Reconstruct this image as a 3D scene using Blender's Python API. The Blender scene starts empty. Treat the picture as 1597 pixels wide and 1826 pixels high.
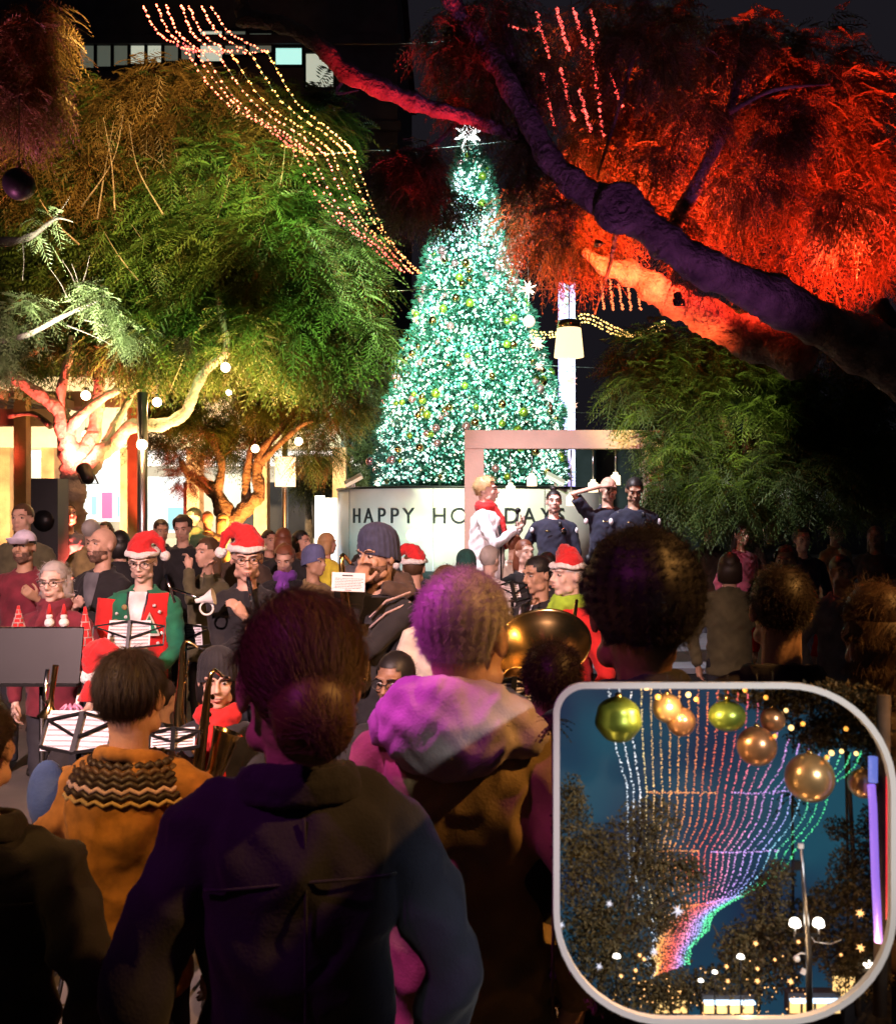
import bpy, bmesh, math, random
import numpy as np
from mathutils import Vector, Matrix, Quaternion, Euler, noise
random.seed(7); rng = np.random.default_rng(7)
SC = bpy.context.scene
COL = SC.collection
R = math.radians
CZ = 1.85          # height of the camera above the plaza
F = 1800.0         # focal length in pixels of the 1597 px wide frame

def at(px, py, d):
    """point at distance d in front of the camera seen at a picture position"""
    return Vector(((px - 798.5) / F * d, d, CZ - (py - 913.0) / F * d))

# ------------------------------------------------------------------ camera, world, exposure
cam = bpy.data.cameras.new('camera'); camo = bpy.data.objects.new('camera', cam); COL.objects.link(camo)
camo.location = (0, 0, CZ); camo.rotation_euler = (R(90), 0, 0)
cam.sensor_fit = 'HORIZONTAL'; cam.sensor_width = 36; cam.lens = 36 * F / 1597
cam.clip_start = 0.05; cam.clip_end = 500
cam.dof.use_dof = True; cam.dof.focus_distance = 6.5; cam.dof.aperture_fstop = 9
SC.camera = camo
W = bpy.data.worlds.new('World'); SC.world = W; W.use_nodes = True
wn = W.node_tree.nodes; wl = W.node_tree.links
bg = wn['Background']; sky = wn.new('ShaderNodeTexSky'); sky.sky_type = 'NISHITA'; sky.sun_disc = False
sky.sun_elevation = R(-4); sky.sun_rotation = R(200)
mixw = wn.new('ShaderNodeMix'); mixw.data_type = 'RGBA'; mixw.blend_type = 'ADD'; mixw.inputs[0].default_value = 1
mixw.inputs[7].default_value = (0.085, 0.075, 0.105, 1)      # city glow under a night sky
wl.new(sky.outputs[0], mixw.inputs[6]); wl.new(mixw.outputs[2], bg.inputs[0]); bg.inputs[1].default_value = 0.07
SC.view_settings.view_transform = 'Standard'; SC.view_settings.look = 'None'
SC.view_settings.exposure = 0.45; SC.view_settings.gamma = 1.0; SC.view_settings.use_curve_mapping = False
SC.render.engine = 'CYCLES'
SC.cycles.use_denoising = True
SC.cycles.max_bounces = 5; SC.cycles.diffuse_bounces = 2; SC.cycles.glossy_bounces = 3
SC.cycles.transparent_max_bounces = 8; SC.cycles.sample_clamp_indirect = 4; SC.cycles.sample_clamp_direct = 0
SC.cycles.caustics_reflective = False; SC.cycles.caustics_refractive = False

# ------------------------------------------------------------------ materials
M = {}
def mat(name, col, rough=0.6, metal=0.0, var=0.25, scale=6.0, bump=0.0, bscale=40.0, bd=0.02, trans=0.0, sheen=0.0, coat=0.0, detail=4):
    m = bpy.data.materials.new(name); m.use_nodes = True
    nt = m.node_tree; n = nt.nodes; l = nt.links; b = n['Principled BSDF']
    b.inputs['Roughness'].default_value = rough; b.inputs['Metallic'].default_value = metal
    if sheen: b.inputs['Sheen Weight'].default_value = sheen
    if coat: b.inputs['Coat Weight'].default_value = coat
    tc = n.new('ShaderNodeTexCoord')
    nz = n.new('ShaderNodeTexNoise'); nz.inputs['Scale'].default_value = scale; nz.inputs['Detail'].default_value = detail
    l.new(tc.outputs['Object'], nz.inputs['Vector'])
    rp = n.new('ShaderNodeValToRGB'); rp.color_ramp.elements[0].position = 0.3; rp.color_ramp.elements[1].position = 0.7
    c = np.array(col[:3]); rp.color_ramp.elements[0].color = (*(c * (1 - var)), 1)
    rp.color_ramp.elements[1].color = (*np.minimum(c * (1 + var), 0.95), 1)
    l.new(nz.outputs['Fac'], rp.inputs[0]); l.new(rp.outputs[0], b.inputs['Base Color'])
    if bump:
        nb = n.new('ShaderNodeTexNoise'); nb.inputs['Scale'].default_value = bscale; nb.inputs['Detail'].default_value = 5
        l.new(tc.outputs['Object'], nb.inputs['Vector'])
        bp = n.new('ShaderNodeBump'); bp.inputs['Strength'].default_value = bump; bp.inputs['Distance'].default_value = bd
        l.new(nb.outputs['Fac'], bp.inputs['Height']); l.new(bp.outputs[0], b.inputs['Normal'])
    if trans:
        tr = n.new('ShaderNodeBsdfTranslucent'); mx = n.new('ShaderNodeMixShader'); mx.inputs[0].default_value = trans
        l.new(rp.outputs[0], tr.inputs[0]); l.new(b.outputs[0], mx.inputs[1]); l.new(tr.outputs[0], mx.inputs[2])
        l.new(mx.outputs[0], n['Material Output'].inputs[0])
    M[name] = m; return m
def emit(name, col, s, sample=False):
    m = bpy.data.materials.new(name); m.use_nodes = True; b = m.node_tree.nodes['Principled BSDF']
    b.inputs['Base Color'].default_value = (*[min(.8, c) for c in col], 1); b.inputs['Roughness'].default_value = .4
    b.inputs['Emission Color'].default_value = (*col, 1); b.inputs['Emission Strength'].default_value = s
    m.cycles.emission_sampling = 'AUTO' if sample else 'NONE'
    M[name] = m; return m

# ------------------------------------------------------------------ mesh builder
class MB:
    def __init__(s): s.v = []; s.f = []
    def add(s, vs, fs):
        o = len(s.v); s.v.extend([tuple(v) for v in vs]); s.f.extend([tuple(i + o for i in f) for f in fs]); return s
    def box(s, c, size, rz=0, rot=None):
        q = rot if rot is not None else Matrix.Rotation(rz, 3, 'Z')
        vs = []
        for x in (-.5, .5):
            for y in (-.5, .5):
                for z in (-.5, .5): vs.append(Vector(c) + q @ Vector((x * size[0], y * size[1], z * size[2])))
        return s.add(vs, [(0, 1, 3, 2), (4, 6, 7, 5), (0, 4, 5, 1), (2, 3, 7, 6), (0, 2, 6, 4), (1, 5, 7, 3)])
    def bar(s, a, b, w, t=None):
        a = Vector(a); b = Vector(b); d = b - a; L = d.length
        if L < 1e-6: return s
        return s.box((a + b) / 2, (w, t or w, L), rot=d.to_track_quat('Z', 'Y').to_matrix())
    def tube(s, pts, rad, n=8, cap=True):
        pts = [Vector(p) for p in pts]; k = len(pts)
        if not hasattr(rad, '__len__') or isinstance(rad, tuple): rad = [rad] * k
        up = Vector((0, 0, 1)); vs = []; prev = None
        for i, p in enumerate(pts):
            d = (pts[min(i + 1, k - 1)] - pts[max(i - 1, 0)])
            if d.length < 1e-9: d = Vector((0, 0, 1))
            d.normalize()
            if prev is None: x = d.orthogonal().normalized()
            else:
                x = prev - d * prev.dot(d)
                x = x.normalized() if x.length > 1e-6 else d.orthogonal().normalized()
            prev = x; y = d.cross(x); r = rad[i]
            rx, ry = (r if hasattr(r, '__len__') else (r, r))
            for j in range(n):
                a = 2 * math.pi * j / n; vs.append(p + x * math.cos(a) * rx + y * math.sin(a) * ry)
        fs = [(i * n + j, i * n + (j + 1) % n, (i + 1) * n + (j + 1) % n, (i + 1) * n + j) for i in range(k - 1) for j in range(n)]
        if cap: fs += [tuple(range(n - 1, -1, -1)), tuple((k - 1) * n + j for j in range(n))]
        return s.add(vs, fs)
    def loft(s, rings, n=20, T=None):
        """rings: (centre, rx, ry) horizontal ellipses"""
        vs = []
        for c, rx, ry in rings:
            for j in range(n):
                a = 2 * math.pi * j / n; v = Vector((c[0] + math.cos(a) * rx, c[1] + math.sin(a) * ry, c[2]))
                vs.append(T @ v if T else v)
        k = len(rings)
        fs = [(i * n + j, i * n + (j + 1) % n, (i + 1) * n + (j + 1) % n, (i + 1) * n + j) for i in range(k - 1) for j in range(n)]
        fs += [tuple(range(n - 1, -1, -1)), tuple((k - 1) * n + j for j in range(n))]
        return s.add(vs, fs)
    def ell(s, c, r, u=12, w=8, T=None, keep=None):
        if not hasattr(r, '__len__'): r = (r, r, r)
        vs = [Vector((0, 0, r[2]))]
        for i in range(1, w):
            t = math.pi * i / w
            for j in range(u):
                a = 2 * math.pi * j / u
                vs.append(Vector((r[0] * math.sin(t) * math.cos(a), r[1] * math.sin(t) * math.sin(a), r[2] * math.cos(t))))
        vs.append(Vector((0, 0, -r[2]))); vs = [v + Vector(c) for v in vs]
        fs = [(0, 1 + j, 1 + (j + 1) % u) for j in range(u)]
        for i in range(w - 2):
            for j in range(u): fs.append((1 + i * u + j, 1 + (i + 1) * u + j, 1 + (i + 1) * u + (j + 1) % u, 1 + i * u + (j + 1) % u))
        b = 1 + (w - 2) * u; e = len(vs) - 1
        fs += [(b + j, e, b + (j + 1) % u) for j in range(u)]
        if keep:
            fs = [f for f in fs if keep(sum((vs[i] for i in f), Vector()) / len(f))]
        if T: vs = [T @ v for v in vs]
        return s.add(vs, fs)
    def lathe(s, prof, n=24, T=None, closed=False):
        vs = []
        for r, z in prof:
            for j in range(n):
                a = 2 * math.pi * j / n; v = Vector((r * math.cos(a), r * math.sin(a), z)); vs.append(T @ v if T else v)
        k = len(prof)
        fs = [(i * n + j, i * n + (j + 1) % n, (i + 1) * n + (j + 1) % n, (i + 1) * n + j) for i in range(k - 1) for j in range(n)]
        return s.add(vs, fs)
    def prism(s, poly, y0, y1, T=None):
        """polygon in x,z extruded along y"""
        n = len(poly); vs = [Vector((x, y0, z)) for x, z in poly] + [Vector((x, y1, z)) for x, z in poly]
        if T: vs = [T @ v for v in vs]
        return s.add(vs, [tuple(range(n)), tuple(range(2 * n - 1, n - 1, -1))] + [(i, i + n, (i + 1) % n + n, (i + 1) % n) for i in range(n)])
    def mesh(s, name, smooth=True):
        me = bpy.data.meshes.new(name); me.from_pydata(s.v, [], s.f); me.update()
        if smooth: me.polygons.foreach_set('use_smooth', [True] * len(me.polygons))
        return me
    def build(s, name, m, parent=None, smooth=True, loc=None, **k):
        o = bpy.data.objects.new(name, s.mesh(name, smooth)); COL.objects.link(o)
        o.data.materials.append(M[m] if isinstance(m, str) else m)
        if parent: o.parent = parent
        if loc is not None: o.location = loc
        return tag(o, **k)
def tag(o, label=None, cat=None, group=None, kind=None):
    if label: o['label'] = label
    if cat: o['category'] = cat
    if group: o['group'] = group
    if kind: o['kind'] = kind
    return o
def empty(name, loc=(0, 0, 0), rz=0, **k):
    o = bpy.data.objects.new(name, None); COL.objects.link(o); o.location = loc; o.rotation_euler = (0, 0, rz)
    o.empty_display_size = .1
    return tag(o, **k)
def npmesh(name, V, Fq, m, parent=None, **k):
    """fast mesh from numpy arrays (all faces the same size)"""
    me = bpy.data.meshes.new(name); nv = len(V); nf, s = Fq.shape
    me.vertices.add(nv); me.vertices.foreach_set('co', V.astype(np.float32).ravel())
    me.loops.add(nf * s); me.loops.foreach_set('vertex_index', Fq.astype(np.int32).ravel())
    me.polygons.add(nf); me.polygons.foreach_set('loop_start', np.arange(0, nf * s, s, dtype=np.int32))
    me.polygons.foreach_set('loop_total', np.full(nf, s, dtype=np.int32)); me.update(calc_edges=True)
    o = bpy.data.objects.new(name, me); COL.objects.link(o); me.materials.append(M[m] if isinstance(m, str) else m)
    if parent: o.parent = parent
    return tag(o, **k)
TMP = bpy.data.scenes.new('workbench')
def remesh(mb, voxel, smooth=4, wrinkle=0.0, ws=9.0, seed=0, fold=0.0):
    """fuse overlapping shells of a builder into one continuous skin"""
    o = bpy.data.objects.new('w', mb.mesh('w')); TMP.collection.objects.link(o)
    r = o.modifiers.new('r', 'REMESH'); r.mode = 'VOXEL'; r.voxel_size = voxel; r.use_smooth_shade = True
    if smooth:
        q = o.modifiers.new('s', 'SMOOTH'); q.iterations = smooth; q.factor = 0.5
    vl = TMP.view_layers[0]; vl.update()
    me = bpy.data.meshes.new_from_object(o.evaluated_get(vl.depsgraph))
    bpy.data.objects.remove(o)
    if wrinkle:
        n = len(me.vertices); co = np.empty(n * 3, np.float32); me.vertices.foreach_get('co', co); co = co.reshape(-1, 3)
        nr = np.empty(n * 3, np.float32); me.vertices.foreach_get('normal', nr); nr = nr.reshape(-1, 3)
        a = co * ws + seed
        h = np.sin(a[:, 0] * 1.7 + 2.1 * np.sin(a[:, 2] * 1.3)) * np.sin(a[:, 2] * 2.3 + 1.7 * np.sin(a[:, 1] * 2.1 + a[:, 0]))
        h += .5 * np.sin(a[:, 2] * 5.1 + 3 * np.sin(a[:, 0] * 2.7) + a[:, 1] * 2)
        if fold:                             # slanting ridges of cloth
            s3 = Vector((seed, seed * 2, 0)); e = np.empty(n)
            for i in range(n):
                p = Vector(co[i].tolist()); w = noise.noise_vector(p * 3 + s3) * .35
                r1 = 1 - abs(noise.noise(Vector((p.x * 5 + p.z * 2.5, p.y * 5, p.z * 3.2)) + w + s3)) * 3.2; r2 = 1 - abs(noise.noise(Vector((p.x * 9 - p.z * 5, p.y * 9, p.z * 8)) + w * 2)) * 3
                e[i] = max(r1, 0) ** 1.5 + .45 * max(r2, 0) ** 1.5
            co += nr * (e * fold)[:, None]
        co += nr * (h * wrinkle)[:, None]; me.vertices.foreach_set('co', co.ravel())
    me.update(); me.polygons.foreach_set('use_smooth', [True] * len(me.polygons))
    return me
def meshobj(name, me, m, parent=None, **k):
    o = bpy.data.objects.new(name, me); COL.objects.link(o)
    if not len(me.materials): me.materials.append(M[m] if isinstance(m, str) else m)
    else: me.materials[0] = M[m] if isinstance(m, str) else m
    if parent: o.parent = parent
    return tag(o, **k)
def spline(pts, n=6):
    """Catmull-Rom through points (tuples of any length)"""
    P = [np.array(p, float) for p in pts]; out = []
    for i in range(len(P) - 1):
        a = P[max(i - 1, 0)]; b = P[i]; c = P[i + 1]; d = P[min(i + 2, len(P) - 1)]
        for j in range(n):
            t = j / n; out.append(.5 * ((2 * b) + (c - a) * t + (2 * a - 5 * b + 4 * c - d) * t * t + (3 * b - a - 3 * c + d) * t ** 3))
    out.append(P[-1]); return out

# base colours
mat('bark', (.16, .12, .09), .85, bump=1.0, bscale=26, bd=.05, scale=7, var=.6)
mat('bark_pale', (.26, .21, .18), .8, bump=.8, bscale=22, bd=.03, scale=4, var=.35)
mat('leaf', (.060, .105, .022), .55, trans=.35, var=.5, scale=2.2)
mat('leaf_olive', (.085, .085, .025), .55, trans=.35, var=.5, scale=2.2)
mat('leaf_warm', (.12, .075, .022), .55, trans=.35, var=.5, scale=2.2)  # browner copy of the leaf green, warm lamplight put into the colour
mat('fir', (.018, .10, .062), .5, var=.5, scale=6)
mat('steel', (.35, .35, .36), .35, 1.0, var=.1)
mat('chrome', (.7, .7, .72), .12, 1.0, var=.05)
mat('brass', (.62, .42, .16), .2, 1.0, var=.15, scale=20)
mat('black_metal', (.009, .009, .010), .45, .3, var=.2)
mat('black_plastic', (.015, .015, .017), .45, var=.2)
mat('white_paint', (.78, .76, .74), .5, var=.05)
mat('wood', (.42, .24, .12), .6, var=.35, scale=3, bump=.3)
mat('wood_pale', (.38, .27, .21), .6, var=.12, scale=3, bump=.15)
mat('plaster', (.60, .55, .46), .9, var=.08, bump=.1)
mat('dark_wall', (.045, .042, .05), .8, var=.3, scale=1.5, bump=.2)
mat('paving', (.16, .145, .13), .75, var=.25, scale=1.2, bump=.25, bscale=9)
mat('paper', (.74, .71, .74), .8, var=.04)
mat('ink', (.02, .02, .03), .7, var=.1)
# ------------------------------------------------------------------ people
SK = {}
for nm, c in dict(skin_fair=(.58, .35, .26), skin_pale=(.66, .46, .38), skin_olive=(.44, .26, .17), skin_brown=(.22, .115, .07)).items():
    m = mat(nm, c, .5, var=.12, scale=16, bump=.12, bscale=120)
    m.node_tree.nodes['Principled BSDF'].inputs['Subsurface Weight'].default_value = 0.0
mat('lip', (.42, .20, .16), .4, var=.1)
mat('eye_white', (.42, .38, .36), .2, var=.02)
mat('iris', (.035, .025, .02), .15, var=.3)
mat('trouser', (.025, .026, .035), .85, var=.3, scale=12)
mat('shoe', (.02, .018, .016), .5, var=.2)
for nm, c in dict(hair_black=(.010, .008, .008), hair_dark=(.030, .018, .012), hair_brown=(.085, .045, .022), hair_auburn=(.17, .055, .025),
                  hair_blond=(.45, .30, .14), hair_grey=(.42, .39, .37), hair_white=(.70, .68, .66)).items():
    mat(nm, c, .5, var=.25, scale=9, bump=.2, bscale=60, bd=.003)
mat('beard', (.15, .085, .06), .7, var=.4, scale=60, bump=.5, bscale=150)
mat('fur_white', (.74, .72, .70), .95, var=.1, bump=1.0, bscale=60, sheen=.4)
mat('felt_red', (.55, .012, .014), .85, var=.15, scale=20, bump=.3, bscale=80, sheen=.2)

def ik(S, T, a, b, pole):
    S = Vector(S); T = Vector(T); d = T - S; L = max(min(d.length, (a + b) * .995), abs(a - b) * 1.05); u = d.normalized()
    T = S + u * L; x = (a * a - b * b + L * L) / (2 * L); h = math.sqrt(max(a * a - x * x, 0))
    p = Vector(pole); p = p - u * p.dot(u)
    p = p.normalized() if p.length > 1e-5 else u.orthogonal().normalized()
    return S + u * x + p * h, T
def hand_mb(mb, w, d, n, side, curl=.6, sc=1.0):
    """palm, four unequal bent fingers and a thumb; d = along the hand, n = palm normal"""
    d = d.normalized(); n = (n - d * n.dot(d)).normalized(); x = d.cross(n) * side
    mb.tube([w - d * .01, w + d * .035 * sc, w + d * .085 * sc], [(.022 * sc, .020 * sc), (.038 * sc, .019 * sc), (.038 * sc, .016 * sc)], 8)
    for k, (off, L) in enumerate([(-.030, .070), (-.010, .080), (.010, .074), (.029, .058)]):
        p = w + d * .078 * sc + x * off * sc; dr = d.copy(); pts = [p - d * .01]; rs = [.0095 * sc]; a = 0
        for j, f in enumerate((.45, .32, .23)):
            a += curl * (.6 if j == 0 else .9); dr = (d * math.cos(a) + n * math.sin(a))
            p = p + dr * L * f * sc; pts.append(p); rs.append((.0095 - .0013 * (j + 1)) * sc)
        mb.tube(pts, rs, 6)
    t0 = w + d * .025 * sc - x * .022 * sc; t1 = t0 + (d * .5 - x * .75 + n * .35).normalized() * .035 * sc
    t2 = t1 + (d * .8 - x * .25 + n * (.2 + curl * .5)).normalized() * .032 * sc; t3 = t2 + (d * .8 + n * (.3 + curl * .4)).normalized() * .024 * sc
    mb.tube([t0, t1, t2, t3], [.014 * sc, .0125 * sc, .011 * sc, .0085 * sc], 6)

def head_parts(mb, T, nose=1.0, jaw=1.0, detail=True):
    E = lambda c, r, u=14, w=10: mb.ell(c, r, u, w, T=T)
    E((0, .014, .026), (.075, .094, .090), 20, 14); E((0, -.024, -.036), (.058 * jaw, .066, .080), 18, 12)
    E((0, -.060, -.094), (.028 * jaw, .024, .020)); E((0, .02, -.05), (.055, .06, .06))
    for s in (-1, 1):
        E((s * .036, -.062, -.022), (.024, .020, .026)); E((s * .077, .014, -.006), (.009, .020, .032)); E((s * .048 * jaw, -.02, -.075), (.018, .03, .022))
        mb.tube([T @ Vector((s * .008, -.083, .030)), T @ Vector((s * .032, -.083, .035)), T @ Vector((s * .054, -.066, .028))], [.010, .0105, .008], 8)
        E((s * .013, -.096, -.026), (.008, .010, .007))
    mb.tube([T @ Vector((0, -.082, .026)), T @ Vector((0, -.096, .004)), T @ Vector((0, -.110 - .004 * nose, -.022)), T @ Vector((0, -.090, -.034))], [.008, .0085, .0125 * nose, .008], 8)
    E((0, -.083, -.052), (.030, .016, .022)); E((0, -.095, -.054), (.021, .008, .0052)); E((0, -.093, -.066), (.018, .009, .0062))

def hair_cap(style, T, ln):
    """solid hair volume under the strands"""
    def keep(c):
        x, y, z = c
        if y < -.052 and z < .078: return False
        if y < -.015 and z < .030: return False
        if z < (-.050 if ln < .1 else -.075): return False
        if y < .035 and z < -.010 and ln < .1: return False
        return True
    mb = MB(); g = 1.0
    if style == 'afro': mb.ell((0, .030, .045), (.135, .135, .130), 28, 20, T=T, keep=lambda c: not (c[1] < -.062 and c[2] < .075) and c[2] > -.07)
    elif style == 'curly': mb.ell((0, .018, .030), (.094, .112, .104), 26, 18, T=T, keep=keep)
    else: mb.ell((0, .016, .029), (.081, .101, .096), 26, 18, T=T, keep=keep)
    if style == 'long': mb.loft([((0, .045, .03), .084, .075), ((0, .050, -.05), .088, .062), ((0, .055, -.12), .092, .052), ((0, .060, -.20), .082, .038), ((0, .062, -.24), .05, .02)], 18, T=T)
    if style == 'bob': mb.loft([((0, .035, .04), .088, .082), ((0, .040, -.03), .096, .075), ((0, .045, -.10), .092, .060), ((0, .045, -.12), .06, .03)], 18, T=T)
    if style == 'bun': mb.ell((0, .10, .075), (.045, .040, .045), 14, 10, T=T)
    if style == 'lowbun': mb.ell((.004, .108, -.030), (.054, .044, .060), 20, 14, T=T); mb.ell((0, .080, -.012), (.058, .050, .058), 16, 10, T=T)
    if style == 'topbun': mb.ell((0, .03, .135), (.036, .036, .032), 14, 10, T=T)
    if style == 'ponytail':
        mb.ell((0, .108, .030), (.030, .028, .030), 12, 8, T=T)
        mb.tube([T @ Vector(p) for p in ((0, .10, .03), (.0, .150, .0), (0, .165, -.07), (0, .150, -.16), (0, .125, -.25))], [(.030, .026), (.062, .048), (.082, .056), (.066, .044), (.018, .014)], 14)
    if style == 'balding': mb = MB(); mb.ell((0, .016, .029), (.081, .101, .096), 26, 18, T=T, keep=lambda c: -.05 < c[2] < .06 and c[1] > .0 and not (c[1] < .03 and c[2] < -.01))
    me = mb.mesh('hair')
    n = len(me.vertices); co = np.empty(n * 3, np.float32); me.vertices.foreach_get('co', co); co = co.reshape(-1, 3)
    c = np.array(T @ Vector((0, .015, .02))); d = co - c; L = np.linalg.norm(d, axis=1, keepdims=True)
    a = d * 55 + random.uniform(0, 9); amp = .0045 if style in ('curly', 'afro') else .0009
    co = co + d / L * (np.sin(a[:, :1]) * np.sin(a[:, 1:2] * 1.2) * np.sin(a[:, 2:] * .8) * amp * 2)
    me.vertices.foreach_set('co', co.astype(np.float32).ravel()); me.update()
    return me
def strands(cap, T, n, length, curl, m, parent, seed=1, rad=.00035, flow=(0, .35, -.8), comb=None):
    """hair strands growing from the cap"""
    g = np.random.default_rng(seed); nf = len(cap.polygons)
    ce = np.empty(nf * 3, np.float32); cap.polygons.foreach_get('center', ce); ce = ce.reshape(-1, 3)
    ar = np.empty(nf, np.float32); cap.polygons.foreach_get('area', ar); nr = np.empty(nf * 3, np.float32)
    cap.polygons.foreach_get('normal', nr); nr = nr.reshape(-1, 3)
    idx = g.choice(nf, n, p=ar / ar.sum()); K = 5
    cen = np.array(T @ Vector((0, .02, .0)))
    p0 = ce[idx] + g.normal(0, .0045, (n, 3)); N = p0 - cen; N /= np.linalg.norm(N, axis=1, keepdims=True)
    fl = np.array(T.to_3x3() @ Vector(flow)); L = length * g.uniform(.5, 1.15, (n, 1))
    P = np.empty((n, K, 3)); P[:, 0] = p0 - N * .004
    rnd = g.normal(0, 1, (n, 3)); ph = g.uniform(0, 6.28, (n, 1))
    tg = np.array(T @ Vector(comb)) if comb else None
    for k in range(1, K):
        t = k / (K - 1)
        if comb:
            Nk = P[:, k - 1] - cen; Nk /= np.linalg.norm(Nk, axis=1, keepdims=True); q = tg - P[:, k - 1]; q -= Nk * (q * Nk).sum(1, keepdims=True); q /= np.linalg.norm(q, axis=1, keepdims=True) + .15
            dr = q + Nk * (.10 - .12 * t) + rnd * .06
        else: dr = N * (1 - .75 * t * (1 - curl)) + fl * (.9 * (1 - curl)) + rnd * (.25 + .5 * curl)
        dr /= np.linalg.norm(dr, axis=1, keepdims=True)
        off = np.concatenate([np.sin(ph + k * 2.2), np.cos(ph + k * 2.2), np.sin(ph * 2 + k * 1.7)], 1) * curl * L * .28
        P[:, k] = P[:, k - 1] + dr * L / (K - 1) + off / (K - 1)
    hc = bpy.data.hair_curves.new('hair_strands'); hc.add_curves([K] * n)
    hc.position_data.foreach_set('vector', P.astype(np.float32).ravel())
    ra = hc.attributes.get('radius') or hc.attributes.new('radius', 'FLOAT', 'POINT')
    rr = np.tile(np.linspace(1, .25, K) * rad, n); ra.data.foreach_set('value', rr.astype(np.float32))
    hc.materials.append(M[m]); o = bpy.data.objects.new('hair_strands', hc); COL.objects.link(o); o.parent = parent; o['kind'] = 'stuff'
    return o

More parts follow.
